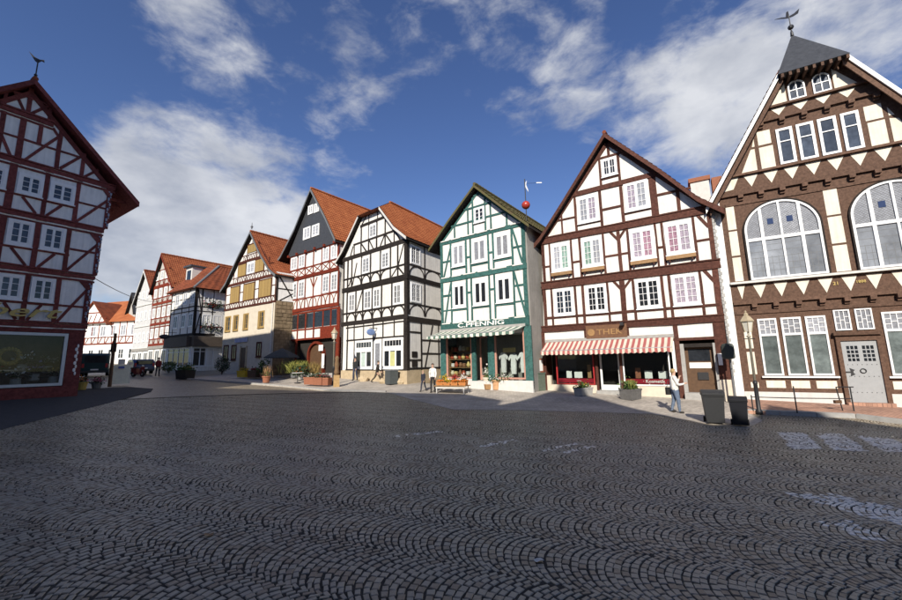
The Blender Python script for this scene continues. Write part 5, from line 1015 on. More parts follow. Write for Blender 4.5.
# unseen houses at the viewer's back, shaped to throw the square's shadow edges
def back_houses():
    ta, ca, sa = math.tan(rad(SUN_EL)), math.cos(rad(SUN_AZ)), math.sin(rad(SUN_AZ)); L0 = -7.0
    def cz(x, y, z): l = sa * x + ca * y; return ca * x - sa * y, z + (l - L0) * ta          # a point of the shadow's edge -> place and height of the roof edge that casts it
    def hs(label, c0, c1, d, ve, vr, along, m, tm, hip=0, oh=.3):
        c = (c0 + c1) / 2; x, y = ca * c + sa * L0, -sa * c + ca * L0
        r = empty('timber_house', (x, y, 0), -rad(SUN_AZ), label, 'house', 'half-timbered houses round the market square'); h = (c1 - c0) / 2; f = Fr(r, Matrix.Rotation(math.pi, 4, 'Z'), tm)
        if along:   # ridge parallel to the square
            f.poly('wall', [(-h, -.8), (h, -.8), (h, ve), (-h, ve)], -d, 0, m); vr += d / 2 * ta
            V = [f.P(-h - oh, ve - .1, .4), f.P(h + oh, ve - .1, .4), f.P(h + oh - hip, vr, -d / 2), f.P(-h - oh + hip, vr, -d / 2), f.P(h + oh, ve - .1, -d - .4), f.P(-h - oh, ve - .1, -d - .4)]; mk('roof', V, [(0, 1, 2, 3), (2, 4, 5, 3), (1, 4, 2), (0, 3, 5), (0, 5, 4, 1)], M_tile3, r)
        else:
            f.poly('wall', [(-h, -.8), (h, -.8), (h, ve), (0, vr - .2), (-h, ve)], -d, 0, m); gable_roof(f, [(0, vr), (-h - oh, ve - oh)], [(0, vr), (h + oh, ve - oh)], .4, d, M_tile3, .16, False, False, tm, .2)
        v = 3.2
        while v < ve - 2.5:
            f.hb(-h, h, v, .25, .05); n = int(2 * h / 1.7)
            for k in range(n): u = -h + 2 * h * (k + .5) / n; f.window(u - .5, u + .5, v + .8, v + 2.1, 2, 2, 3, .1, G_dark, True); f.posts([(u - .7, .14), (u + .7, .14)], v, v + 2.7)
            v += 2.8
        return r
    ridge, tip, valley, apex, right, g3, g4 = cz(.58, 22.71, .33), cz(2.45, 19.89, .18), cz(-.4, 14.32, .2), cz(7.3, 22.3, .9), cz(8.8, 14.37, -.08), cz(11.97, 16.19, -.05), cz(14.17, 13.9, -.2)
    hs('unseen broad hipped house behind the viewer on the left', valley[0] - 18, valley[0] + .02, 5, tip[1], ridge[1], True, M_white, T_black, tip[0] - ridge[0], tip[0] - valley[0])
    ch, hw = apex[0], (right[0] - valley[0]) / 2; hs('unseen tall steep gabled house right behind the viewer', (right[0] + valley[0]) / 2 - hw + .25, (right[0] + valley[0]) / 2 + hw - .1, 9, valley[1] + .3, apex[1], False, M_cream, T_brown, 0, .2)
    hs('unseen infill added to block light between hipped and gabled house behind the viewer', valley[0] - .1, valley[0] + .5, 7, valley[1] - .2, valley[1] + .05, False, M_cream, T_brown, 0, .05)  # added only to close the streak of sun between the roofs
    lk = cz(9.25, 13.3, -.1)[1]; hs('unseen infill added to block light between two gabled houses behind the viewer', right[0] - .2, right[0] + 1.6, 7, lk - .3, lk, False, M_cream, T_green, 0, .05)  # second filler, closes the lit sliver beside the tall gable
    hs('unseen narrow gabled house behind the viewer on the right', right[0] + 1.5, g4[0] + .6, 9, g4[1] - .5, g3[1] + .3, False, M_white, T_green)
    hs('unseen long house behind the viewer at the far right, ridge along the square', g4[0] + .8, g4[0] + 16, 5, g4[1] - 3.2, g4[1] - .7, True, M_white, T_umber)
    # unseen house added to keep the sun off the wine-red facade
    r = root_for('timber_house', (-18.785 - 6.75 * .5446, 19.84 - 6.75 * .8387, .7), 33, False, 'tall unseen house added forward beside the wine-red house to shade it'); f = Fr(r, None, T_wine)
    f.box('wall', -10, 0, -.8, 15.6, -3.2, 4.6, M_shadeplaster); f.poly('wall', [(-10, 15.601), (0, 15.601), (0, 15.62), (-10, 15.62)], -3, 4.4, M_shadeplaster)
    V = [f.P(-10.3, 15.5, 5.0), f.P(.05, 15.5, 5.0), f.P(.05, 19.0, 1.8), f.P(-10.3, 19.0, 1.8), f.P(.05, 14.4, -3.6), f.P(-10.3, 14.4, -3.6)]; mk('roof', V, [(0, 1, 2, 3), (2, 4, 5, 3), (1, 4, 2), (0, 3, 5), (0, 5, 4, 1)], M_tile3, r)
    q = Fr(r, Matrix.Translation((0, -4.6, 0)), T_wine)
    for v in (3.2, 6, 8.8, 11.6):
        q.hb(-10, 0, v, .25, .05)
        for k in range(6): q.window(-9.6 + k * 1.6, -8.6 + k * 1.6, v + .8, v + 2.1, 2, 2, 3, .1, G_dark, True)
    r = root_for('timber_house', (-33.5, 22.5, 1.2), 0, False, 'tall unseen house added behind the wine-red house to shade the corner house'); f = Fr(r, None, T_wine)  # unseen caster added to shade the corner house and the street beyond
    f.poly('wall', [(0, -1), (9, -1), (9, 14.5), (4.5, 18.9), (0, 14.5)], -10, 0, M_white); gable_roof(f, [(4.5, 19.3), (-.4, 14.3)], [(4.5, 19.3), (9.4, 14.3)], .4, 10.4, M_tile3, .16, False, False, T_wine, .2)
    for v in (3.2, 6, 8.8, 11.6):
        f.hb(0, 9, v, .25, .05)
        for k in range(5): f.window(.6 + k * 1.65, 1.6 + k * 1.65, v + .8, v + 2.1, 2, 2, 3, .1, G_dark, True)
house_brown(); house_umber(); house_green(); house_black(); house_wine(); house_red(); house_stone(); house_corner(); far_houses(); back_houses()
# ================================================================== street furniture and people
def at(x, y, dz=0): return Vector((x, y, g(x, y) + dz))
def street_lamp(x, y, label, h=3.95, dz=0, rz=0):
    r = empty('street_lamp', at(x, y, dz), rz, label, 'street lamp', 'lantern street lamps')
    MB().lathe([(.12, 0), (.12, .12), (.075, .2), (.07, 1.15), (.09, 1.2), (.05, 1.3)], 12).build('base', M_iron, r, True)
    MB().lathe([(.048, 1.3), (.042, h - .95), (.075, h - .93), (.075, h - .88), (.035, h - .86), (.035, h - .72)], 12).build('pole', mat('pale_lamp_pole', (.36, .33, .26), .6, .1, 8), r, True)
    MB().tube((-.22, 0, h - 1.0), (.22, 0, h - 1.0), .018).build('ladder_bar', M_iron, r)
    l = MB().lathe([(.12, h - .72), (.21, h - .3)], 6).build('lantern_glass', M_lampglass, r)
    mb = MB()
    for i in range(6): a = i * math.pi / 3; mb.tube((.132 * math.cos(a), .132 * math.sin(a), h - .73), (.215 * math.cos(a), .215 * math.sin(a), h - .29), .013, n=5)
    mb.build('bars', M_brass, l)
    MB().lathe([(.26, h - .31), (.245, h - .26), (.15, h - .12), (.08, h - .06), (.08, h + .0), (.03, h + .06), (.04, h + .1), (.01, h + .15)], 6).build('hood', M_brass, r)
    return r
street_lamp(12.0, 15.75, 'street lamp with ochre hood beside the terrace of the umber house', dz=.0)
street_lamp(-8.54, 28.28, 'street lamp with ochre hood in front of the red slate-gabled house', 4.0)

def wheelie(x, y, rz, w, d, h, m, label):
    r = empty('wheelie_bin', at(x, y), rz, label, 'wheelie bin', 'wheelie bins beside the lamp')
    mb = MB(); n = 4; V = []
    for z, k in ((.06, .80), (.3, .86), (h * .86, 1.0)): V += [(-w / 2 * k, -d / 2 * k, z), (w / 2 * k, -d / 2 * k, z), (w / 2 * k, d / 2 * k, z), (-w / 2 * k, d / 2 * k, z)]
    F = [(3, 2, 1, 0), (8, 9, 10, 11)]
    for l in (0, 4): F += [(l + i, l + (i + 1) % 4, l + 4 + (i + 1) % 4, l + 4 + i) for i in range(4)]
    mk('body', V, F, m, r); MB().box(-w * .53, w * .53, -d * .54, d * .54, h * .83, h * .87).build('rim', m, r)
    lid = MB(); lid.prism([(-d * .58, h * .872), (d * .55, h * .872), (d * .55, h * .93), (d * .2, h * 1.0), (-d * .3, h * .99), (-d * .58, h * .92)], -w * .52, w * .52, 0, Matrix.Rotation(rad(90), 4, 'Z')); lid.build('lid', m, r)
    for s in (-1, 1): MB().tube((s * w * .40, d * .40, .1), (s * w * .50, d * .40, .1), .1, .1, 14).build('wheel', M_rubber, r)
    MB().tube((-w * .42, d * .62, h * .88), (w * .42, d * .62, h * .88), .018).tube((-w * .42, d * .62, h * .88), (-w * .42, d * .5, h * .9), .018).tube((w * .42, d * .62, h * .88), (w * .42, d * .5, h * .9), .018).build('handle', m, r)
    return r
wheelie(9.03, 13.9, rad(-28), .62, .72, 1.13, M_bin, 'large dark grey wheelie bin, the left one of the two')
wheelie(9.52, 13.38, rad(-34), .5, .55, .97, M_bin2, 'smaller black wheelie bin standing to the right of the grey one')

r = empty('sign_post', at(12.62, 17.85, .0), rad(-60), 'dark grey sign seen from the back on a thin post by the white corner board', 'sign'); MB().tube((0, 0, 0), (0, 0, 3.0), .035).build('post', M_lead, r)
pn = MB().lathe([(.02, 0), (.25, .05), (.28, .12), (.27, .6), (.22, .7), (.03, .74)], 10).build('panel', mat('dark_green_grey', (.05, .06, .055), .5), r); pn.location = (0, -.12, 1.95); pn.scale = (1, .3, 1)
def railing():
    r = empty('railing', at(11.85, 15.85), 0, 'low black handrail along the edge of the pink terrace', 'railing'); P = [Vector((0, 0, .1)), Vector((1.25, -.55, .08)), Vector((3.35, -.62, .06))]
    for i, (p, h) in enumerate(zip(P, (.62, 1.0, .95))): MB().tube(p, p + Vector((0, 0, h)), .022).build('post', M_iron, r)
    MB().path([P[0] + Vector((0, 0, .55)), P[1] + Vector((0, 0, .55)), P[2] + Vector((0, 0, .52))], .018).build('rail', M_iron, r)
    p = P[2] + Vector((-.3, .12, 0)); MB().path([p, p + Vector((-.12, 0, .95)), p + Vector((.45, -.1, .95))], .022).build('end_post', M_iron, r); MB().box(-.12, .12, -.05, .05, .34, .46).build('box', M_darkwood, r).location = p + Vector((-.15, 0, 0))
railing()

# ---- people
def person(x, y, facing, H, label, top, legs, hair, skin=(.52, .33, .24), stride=.25, arms=((.2, .3), (-.2, .3)), lean=0., bulk=1.0, long_hair=False, shoes=(.03, .025, .02), group='passers-by on the square', dz=0, head_turn=0):
    k = H / 1.72
    r = empty('person', at(x, y, dz), facing, label, 'person', group)
    J = []; E = []; Rr = []; Kd = []
    def J_(p, rad_, kind, par=None):
        J.append(Vector(p)); Rr.append(rad_); Kd.append(kind)
        if par is not None: E.append((par, len(J) - 1))
        return len(J) - 1
    sp = lambda z: lean * max(0, z - .95)
    pel = J_((0, 0, .95), (.155 * bulk, .115 * bulk), 'top')
    wst = J_((0, sp(1.08), 1.10), (.145 * bulk, .11 * bulk), 'top', pel); chs = J_((0, sp(1.28) + .01, 1.29), (.165 * bulk, .12 * bulk), 'top', wst); nkb = J_((0, sp(1.43), 1.43), (.075, .07), 'top', chs)
    nk = J_((0, sp(1.5) + .01, 1.50), (.052, .055), 'skin', nkb); hd = J_((0, sp(1.58) + .025, 1.575), (.068, .082), 'skin', nk); hd2 = J_((0, sp(1.65) + .02, 1.65), (.072, .088), 'skin', hd); hd3 = J_((0, sp(1.7) + .01, 1.695), (.05, .06), 'skin', hd2)
    for s in (-1, 1):
        a = stride * s
        hip = J_((.09 * s, 0, .90), (.09 * bulk, .092 * bulk), 'legs', pel); kn = Vector((.095 * s, math.sin(a) * .42 + .02, .90 - math.cos(a) * .42)); b = a - (.12 if a > 0 else .35 * min(1, abs(a) * 3))
        k1 = J_(kn, (.066 * bulk ** .5, .066 * bulk ** .5), 'legs', hip); an = kn + Vector((0, math.sin(b) * .41, -math.cos(b) * .41)); k2 = J_(an, (.048, .05), 'legs', k1)
        toe = an + Vector((.02 * s, .16, -.045)); J_(an + Vector((0, .02, -.035)), (.05, .05), 'shoe', k2); J_(toe, (.042, .034), 'shoe', len(J) - 1)
        shd = J_((.17 * s, sp(1.4), 1.40), (.062 * bulk, .062 * bulk), 'top', nkb); f_, e_ = arms[0 if s < 0 else 1]
        el = Vector((.215 * s, sp(1.4) + math.sin(f_) * .29, 1.39 - math.cos(f_) * .29)); e1 = J_(el, (.05 * bulk, .05 * bulk), 'top', shd)
        wr = el + Vector((-.05 * s * min(1, e_), math.sin(f_ + e_) * .25, -math.cos(f_ + e_) * .25)); e2 = J_(wr, (.034, .034), 'top', e1); dv = (wr - el).normalized(); sd_ = Vector((1, 0, 0)); up = dv.cross(sd_)
        pm = J_(wr + dv * .07, (.036, .022), 'skin', e2)
        for q in range(4):
            o = sd_.cross(dv).normalized() * (.012 * (q - 1.5)); l = (.07, .08, .078, .06)[q]; b1 = J_(wr + dv * (.07 + l * .55) + o * 1.6, (.009, .009), 'skin', pm); J_(wr + dv * (.07 + l) + o * 1.6 - sd_ * s * .018, (.008, .008), 'skin', b1)
        J_(wr + dv * .075 + sd_.cross(dv).normalized() * .045, (.010, .010), 'skin', pm)
    zmin = min(J[i].z - (.034 if Kd[i] == 'shoe' else 9e9 * 0) for i in range(len(J)) if Kd[i] == 'shoe')
    J = [Vector((p.x, p.y, p.z - zmin)) * k for p in J]
    me = bpy.data.meshes.new('sk'); me.from_pydata(J, E, []); o = bpy.data.objects.new('sk', me); COL.objects.link(o)
    o.modifiers.new('s', 'SKIN'); sv = me.skin_vertices[0].data
    for i, q in enumerate(Rr): sv[i].radius = (q[0] * k, q[1] * k); sv[i].use_root = (i == 0)
    ss = o.modifiers.new('b', 'SUBSURF'); ss.levels = 2; ss.render_levels = 2
    bpy.context.view_layer.update(); m2 = bpy.data.meshes.new_from_object(o.evaluated_get(bpy.context.evaluated_depsgraph_get())); bpy.data.objects.remove(o)
    cid = '%02x' % (len(bpy.data.materials) % 256)
    mats = [mat('cloth_top_' + label[:18], top, .9, .12, 9, .3, 25), mat('cloth_legs_' + label[:18], legs, .9, .12, 9, .3, 25), mat('skin', skin, .55, .06, 9), mat('shoe_leather', shoes, .6)]
    m2.materials.clear()
    for q in mats: m2.materials.append(q)
    idx = {'top': 0, 'legs': 1, 'skin': 2, 'shoe': 3}; segs = [(J[a], J[b], idx[Kd[b]]) for a, b in E]
    for p in m2.polygons:
        c = p.center; best = 9; bi = 0
        for a, b, t in segs:
            ab = b - a; u = max(0, min(1, (c - a).dot(ab) / max(ab.length_squared, 1e-9))); d = (a + ab * u - c).length
            if d < best: best = d; bi = t
        if bi == 1 and c.z > (.93 - zmin) * k: bi = 0
        p.material_index = bi; p.use_smooth = True
    from mathutils import noise as _nz
    for q in m2.vertices:          # folds in the cloth
        if q.co.z < (1.44 - zmin) * k: d_ = _nz.noise(Vector((q.co.x * 9, q.co.y * 9, q.co.z * 16)) + Vector((x, y, 0))) * .012 + _nz.noise(Vector((q.co.x * 22, q.co.y * 22, q.co.z * 34))) * .006; q.co += q.normal * d_ * k
    b = bpy.data.objects.new('body', m2); COL.objects.link(b); b.parent = r
    hc = J[6]
    # face and hair
    mb = MB(); mb.ball(hc + Vector((0, .088, -.02)) * k, .016 * k, 6, 4, 0, (.8, 1.2, 1.4)); mb.build('nose', mats[2], b, True)
    for s in (-1, 1): MB().ball(hc + Vector((.028 * s, .078, .012)) * k, .0095 * k, 6, 4).build('eye', M_iron, b); MB().ball(hc + Vector((.075 * s, .0, -.01)) * k, .022 * k, 6, 4, 0, (.4, .8, 1.3)).build('ear', mats[2], b, True)
    MB().box(-.022 * k, .022 * k, .076 * k, .086 * k, -.058 * k, -.05 * k).build('mouth', mat('lips', (.35, .12, .1), .6), b).location = hc
    hm = mat('hair_%d' % int(hair[0] * 1000), hair, .7, .2, 30); n, m_ = 14, 9; V = []; F = []
    for j in range(m_ + 1):
        t = math.pi * (.0 + (.62 if not long_hair else .78) * j / m_)
        for i in range(n):
            a = 2 * math.pi * i / n; d = Vector((math.sin(t) * math.cos(a), math.sin(t) * math.sin(a), math.cos(t)))
            rr = Vector((.092, .108, .1)); p = Vector((d.x * rr.x, d.y * rr.y - .012, d.z * rr.z + .018))
            if d.y > .25 and p.z < .055: p = Vector((p.x * .8, min(p.y, .06), max(p.z, .045)))      # hairline above the face
            V.append(hc + p * k * random.uniform(.97, 1.04))
    for j in range(m_): F += [(j * n + i, (j + 1) * n + i, (j + 1) * n + (i + 1) % n, j * n + (i + 1) % n) for i in range(n)]
    mk('hair', V, F, hm, r, True)
    return r
def bag(root, p, m):
    mb = MB(); mb.box(-.14, .14, -.06, .06, -.3, 0); mb.path([(-.1, 0, 0), (-.02, 0, .28), (.1, 0, 0)], .012); o = mb.build('shoulder_bag', m); o.location = p; return o
w = person(9.08, 16.29, rad(-105), 1.72, 'blond woman in a white jacket and blue jeans holding a hand to her face', (.72, .69, .65), (.13, .17, .24), (.42, .29, .13), stride=.14, arms=((.5, 2.2), (.3, 1.5)), long_hair=True, bulk=1.42)
b = bag(w, at(8.98, 16.5, 1.0), M_iron); tag(b, 'black shoulder bag at the side of the blond woman in the white jacket', 'bag')
person(-7.54, 30.58, rad(160), 1.72, 'man in dark jacket and blue trousers at the black and white house left window', (.025, .026, .028), (.04, .05, .085), (.05, .04, .03), stride=.16, bulk=1.12)
person(-5.41, 28.36, rad(-70), 1.62, 'man in a dark brown jacket striding past the door of the black and white house', (.035, .03, .026), (.07, .055, .04), (.10, .08, .06), stride=.42, bulk=1.15, lean=.12, arms=((.3, .5), (-.35, .5)))
person(-1.17, 23.55, rad(170), 1.66, 'person in a white jacket and dark trousers beside the flower table', (.74, .72, .69), (.03, .028, .028), (.06, .04, .03), stride=.12, bulk=1.05)
person(-1.78, 24.05, rad(150), 1.26, 'fair-haired child in dark clothes walking beside the person in the white jacket', (.03, .032, .045), (.035, .04, .06), (.45, .33, .18), stride=.28)
person(-27.4, 36.6, rad(20), 1.7, 'distant person in a dark red top near the parked scooter', (.22, .03, .03), (.03, .03, .04), (.05, .04, .03), stride=.15)

# ---- planters, pots, plants
def pot(prof, m, name, loc, label, cat='plant pot', group=None, plant=None, rz=0, n=14, seed=1, box=None):
    r = empty(name, loc, rz, label, cat, group); rn = random.Random(seed)
    if box:
        a, b, h = box; mb = MB(); V = [(-a * .9, -b * .9, 0), (a * .9, -b * .9, 0), (a * .9, b * .9, 0), (-a * .9, b * .9, 0), (-a, -b, h), (a, -b, h), (a, b, h), (-a, b, h), (-a * .9, -b * .9, h), (a * .9, -b * .9, h), (a * .9, b * .9, h), (-a * .9, b * .9, h), (-a * .88, -b * .88, h - .05), (a * .88, -b * .88, h - .05), (a * .88, b * .88, h - .05), (-a * .88, b * .88, h - .05)]
        F = [(3, 2, 1, 0), (12, 13, 14, 15)]
        for l in (0, 4, 8): F += [(l + i, l + (i + 1) % 4, l + 4 + (i + 1) % 4, l + 4 + i) for i in range(4)]
        mk('container', V, F, m, r); MB().box(-a * 1.04, a * 1.04, -b * 1.04, -b * .96, h - .07, h + .01).box(-a * 1.04, a * 1.04, b * .96, b * 1.04, h - .07, h + .01).build('rim', m, r); top = h
    else: MB().lathe(prof, n).build('container', m, r); top = prof[-1][1]
    for (kind, cnt, spx, spy, hh, size, mm) in plant or ():
        mb = MB()
        if kind == 'stalk':
            for _ in range(cnt): a = rn.uniform(0, 6.28); d = rn.uniform(0, 1); p0 = Vector((rn.gauss(0, spx * .4), rn.gauss(0, spy * .4), top - .05)); tip = p0 + Vector((math.cos(a) * spx * d, math.sin(a) * spy * d, hh * rn.uniform(.6, 1))); q = Vector((-math.sin(a), math.cos(a), 0)) * size; md = p0.lerp(tip, .6) + Vector((0, 0, hh * .1)); mb.add([p0 - q, p0 + q, md + q * .8, tip, md - q * .8], [(0, 1, 2, 3, 4)])
            mb.build('grass', mm, r)
        else:
            mb.leaves(cnt, lambda: (rn.gauss(0, spx * .42), rn.gauss(0, spy * .42), top - .03 + abs(rn.gauss(0, hh * .42)) + (hh * .35 if kind == 'bloom' else 0)), size, 0, rn); mb.build('blossom' if kind == 'bloom' else 'foliage', mm, r)
    return r
POT = [(.15, 0), (.17, .02), (.21, .28), (.24, .29), (.24, .35), (.2, .35), (.19, .31)]
yel, pnk, wht, ora, lil = mat('yellow_petal', (.62, .42, .03), .7, .15, 9), mat('pink_petal', (.55, .16, .26), .7, .15, 9), mat('white_petal', (.72, .7, .64), .7, .1, 9), mat('orange_petal', (.62, .17, .02), .7, .15, 9), mat('lilac_petal2', (.3, .22, .45), .7, .1, 9)
sc = lambda p, k, kz=None: [(a * k, z * (kz or k)) for a, z in p]
pot(None, M_concrete, 'planter', at(6.93, 21.1), 'stone trough of green plants left of the shop door under the striped awning', 'planter', 'stone troughs under the striped awning', [('leaf', 260, .55, .25, .3, .12, M_leaf), ('bloom', 40, .5, .2, .2, .08, yel)], rad(34), box=(.48, .26, .4), seed=2)
pot(None, mat('dark_stone', (.13, .125, .12), .9, .15, 8, .3), 'planter', at(8.75, 19.6), 'dark stone trough of yellow-green plants right of the shop door under the striped awning', 'planter', 'stone troughs under the striped awning', [('leaf', 320, .5, .3, .4, .14, M_leaf), ('stalk', 80, .3, .25, .55, .02, M_grass)], rad(34), box=(.46, .32, .5), seed=3)
pot(sc(POT, 1.15, 1.9), M_sand2, 'flower_pot', at(2.15, 24.7), 'tall pale pot with slim white flowers beside the door of the green house', group='pots in front of the green house', plant=[('leaf', 60, .25, .25, .5, .14, M_leaf), ('bloom', 40, .2, .2, .7, .1, wht)], seed=4)
pot(sc(POT, 1.15, 1.7), mat('light_terracotta', (.55, .32, .17), .8, .1, 8), 'flower_pot', at(2.62, 23.85), 'light terracotta pot of grey-green flowers, the nearer one left of the pale plinth', group='pots in front of the green house', plant=[('leaf', 160, .45, .45, .35, .12, M_leaf), ('bloom', 70, .4, .4, .25, .09, wht)], seed=5)
pot(sc(POT, 1.2, 1.75), mat('light_terracotta', (.55, .32, .17)), 'flower_pot', at(3.25, 23.72), 'light terracotta pot heaped with white flowers beside the pale plinth', group='pots in front of the green house', plant=[('leaf', 120, .5, .5, .3, .12, M_leaf), ('bloom', 190, .48, .48, .3, .1, wht)], seed=6)
pot([(.22, 0), (.26, .02), (.3, .3), (.28, .32)], M_wood, 'flower_basket', at(2.2, 24.05), 'low wooden basket of pale blossoms between the pots by the green house', 'basket', 'pots in front of the green house', [('bloom', 70, .3, .3, .12, .1, M_cream)], seed=7)
# flower table
def flower_table():
    r = empty('display_table', at(-.02, 23.0), rad(-24), 'long low display table on pale legs in front of the green house', 'table'); MB().box(-.98, .98, -.42, .42, .42, .47).build('table_top', M_wood, r)
    for x in (-.85, .85):
        for y in (-.34, .34): MB().tube((x, y, 0), (x, y, .42), .03).build('leg', M_fascia, r)
    MB().box(-.9, .9, -.36, -.32, .3, .42).build('apron', M_fascia, r)
    Mx = Matrix.Translation(at(-.02, 23.0)) @ Matrix.Rotation(rad(-24), 4, 'Z')
    for i, (x, y, c, lb) in enumerate(((-.72, -.05, ora, 'orange'), (-.25, -.1, yel, 'yellow'), (.22, -.1, ora, 'orange'), (.7, -.05, ora, 'orange'), (-.6, .25, yel, 'yellow'), (.05, .25, M_red, 'red'), (.6, .28, wht, 'white'))):
        p = Mx @ Vector((x, y, .475)); lab = ['crate of orange blossoms at the left front end of the display table', 'crate of yellow blossoms left of centre at the front of the display table', 'crate of orange blossoms right of centre at the front of the display table', 'crate of orange blossoms at the right front end of the display table', 'taller crate of yellow-green blossoms at the back left of the display table', 'crate of red blossoms at the back centre of the display table', 'crate of white blossoms at the back right of the display table'][i]
        pot(None, mat('orange_crate', (.5, .2, .06), .7, .12, 9), 'flower_crate', p, lab, 'flower crate', 'flower crates on the display table', [('leaf', 50, .22, .18, .16, .1, M_leaf), ('bloom', 120, .24, .2, .14 + .12 * (i > 3), .09, c)], rad(-24), box=(.22, .17, .16 + .12 * (i > 3)), seed=20 + i)
flower_table()
r = empty('menu_stand', at(5.12, 23.2), rad(38), 'grey-green pedestal with a framed white menu sheet beside the striped awning', 'menu stand'); MB().box(-.3, .3, -.16, .16, 0, .98).box(-.33, .33, -.19, .19, .98, 1.04).build('pedestal', mat('grey_green_paint', (.12, .15, .115), .7, .15, 6), r); fb = MB().box(-.33, .33, -.05, .0, 1.05, 1.85).build('frame', mat('rust_frame', (.32, .1, .05), .6), r); MB().box(-.25, .25, -.062, -.052, 1.13, 1.76).build('sheet', M_white2, fb)
r = empty('waste_bin', at(-4.25, 27.55), rad(40), 'square dark grey-green waste bin by the corner of the black and white house', 'waste bin'); MB().box(-.33, .33, -.33, .33, .05, .95).build('body', mat('bin_green_grey', (.075, .085, .085), .6, .1, 8), r); MB().box(-.36, .36, -.36, .36, .95, 1.03).build('lid', M_lead, r); MB().box(-.28, .28, -.28, .28, 0, .05).build('foot', M_iron, r)
for i, (x, y, s) in enumerate(((-6.75, 29.9, .38), (-4.9, 28.35, .34), (-3.75, 27.75, .36))):
    rn = random.Random(40 + i); mb = MB(); mb.ball((0, 0, s * .6), s, 9, 6, 0, (1.1, .8, .75)); mb.v = [tuple(c + rn.uniform(-.04, .04) for c in v) for v in mb.v]; o = mb.build('boulder', M_sand, None); o.location = at(x, y, -.08); tag(o, ['sandstone block below the left shop window of the black and white house', 'sandstone block right of the door of the black and white house', 'sandstone block at the corner of the black and white house beside the bin'][i], 'stone block', 'sandstone blocks along the black and white house')
# in front of the red and the stone house
def trough(x, y, rz, label, a, seed, c): return pot(None, M_terra, 'flower_trough', at(x, y, .1), label, 'flower trough', 'terracotta troughs in front of the red house', [('leaf', 160, a, .3, .3, .12, M_leafd), ('bloom', 60, a, .3, .2, .09, c)], rz, box=(a, .24, .5), seed=seed)
trough(-9.95, 27.85, rad(-25), 'terracotta trough of dark green plants, leftmost of the three by the street lamp', .5, 31, wht); trough(-9.25, 27.5, rad(-25), 'terracotta trough with reddish flowers, the middle one of the three by the street lamp', .42, 32, M_red); trough(-8.75, 27.35, rad(-20), 'terracotta trough with pale flowers, the one next to the carved post', .35, 33, pnk)
r = empty('carved_post', at(-7.95, 27.1), .3, 'tall carved wooden post on a tan block beside the terracotta troughs', 'carved post'); MB().box(-.2, .2, -.18, .18, 0, .8).build('block', mat('tan_wood', (.42, .27, .12), .8, .15, 6, .3, 12), r); MB().lathe([(.15, .8), (.19, 1.0), (.13, 1.25), (.17, 1.5), (.12, 1.8), (.15, 1.95), (.05, 2.1)], 9).build('figure', mat('brown_wood', (.2, .12, .06), .8, .2, 6, .3, 12), r, True)
r = empty('doorleaf_stand', at(-9.6, 34.9), rad(35), 'tall blue-grey banner standing between the red house and the black and white house', 'doorleaf'); MB().prism([(-.42, .1), (.42, .1), (.5, 2.3), (-.3, 2.3)], -.02, .02).build('panel', mat('blue_grey_board', (.34, .38, .5), .7, .06, 4), r); MB().box(-.45, .45, -.15, .15, 0, .1).build('foot', M_lead, r)  # an open door leaf, built as a free-standing board
r = empty('parasol', at(-14.9, 34.3, .05), 0, 'wide dark grey parasol over the planted corner by the stone house', 'parasol'); MB().tube((0, 0, 0), (0, 0, 2.4), .03).build('pole', M_wood, r); MB().lathe([(1.55, 1.62), (1.5, 1.72), (.8, 2.12), (.06, 2.45), (.02, 2.5)], 8).build('canopy', mat('dark_canvas', (.055, .065, .07), .9, .15, 5), r); MB().lathe([(.3, 0), (.3, .08), (.06, .12)], 12).build('foot', M_concrete, r)
pot(sc(POT, 1.6, 1.5), M_lead, 'planter', at(-13.3, 33.2, .05), 'large grey pot of arching yellow-green grass beside the parasol', 'planter', None, [('stalk', 260, .9, .9, 1.1, .02, M_grass), ('leaf', 120, .4, .4, .4, .16, M_leafd)], seed=36)
pot(sc(POT, 1.3, 1.4), M_terra, 'flower_pot', at(-13.95, 29.6, .05), 'terracotta pot standing alone at the kerb with tall dry stems', 'plant pot', None, [('stalk', 40, .3, .3, 1.0, .012, M_wood), ('leaf', 70, .35, .35, .5, .14, M_leaf)], seed=37)
pot(None, yel, 'flower_crate', at(-18.3, 34.6, .1), 'yellow flower crate in the shade of the stone house', 'flower crate', 'flower display by the stone house', [('bloom', 160, .6, .3, .2, .1, yel), ('leaf', 60, .5, .3, .3, .14, M_leaf)], rad(-30), box=(.62, .3, .55), seed=38)
pot(None, M_darkwood, 'flower_crate', at(-17.0, 33.9, .1), 'dark crate of red flowers to the right of the yellow crate by the stone house', 'flower crate', 'flower display by the stone house', [('bloom', 150, .6, .3, .2, .1, M_red), ('leaf', 80, .5, .3, .3, .14, M_leafd)], rad(-30), box=(.6, .3, .6), seed=39)
pot(sc(POT, 1.2, 1.3), M_terra, 'flower_pot', at(-16.0, 33.3, .1), 'pot with a tall leafy shrub between the flower crates and the parasol', 'plant pot', None, [('leaf', 260, .5, .5, 1.3, .2, M_leaf)], seed=41)
pot(sc(POT, 1.2, 1.2), M_concrete, 'flower_pot', at(-12.2, 31.6, .05), 'grey pot of dark foliage near the arched door of the red house', 'plant pot', None, [('leaf', 300, .6, .6, .9, .18, M_leafd), ('bloom', 50, .5, .5, .6, .1, ora)], seed=42)
pot(sc(POT, 1.0, 1.0), M_concrete, 'flower_pot', at(-11.4, 32.6, .05), 'pot of tall golden grass in front of the red house arcade', 'plant pot', None, [('stalk', 110, .45, .45, 1.2, .016, mat('golden_grass', (.26, .18, .06), .8, .1, 8))], seed=43)
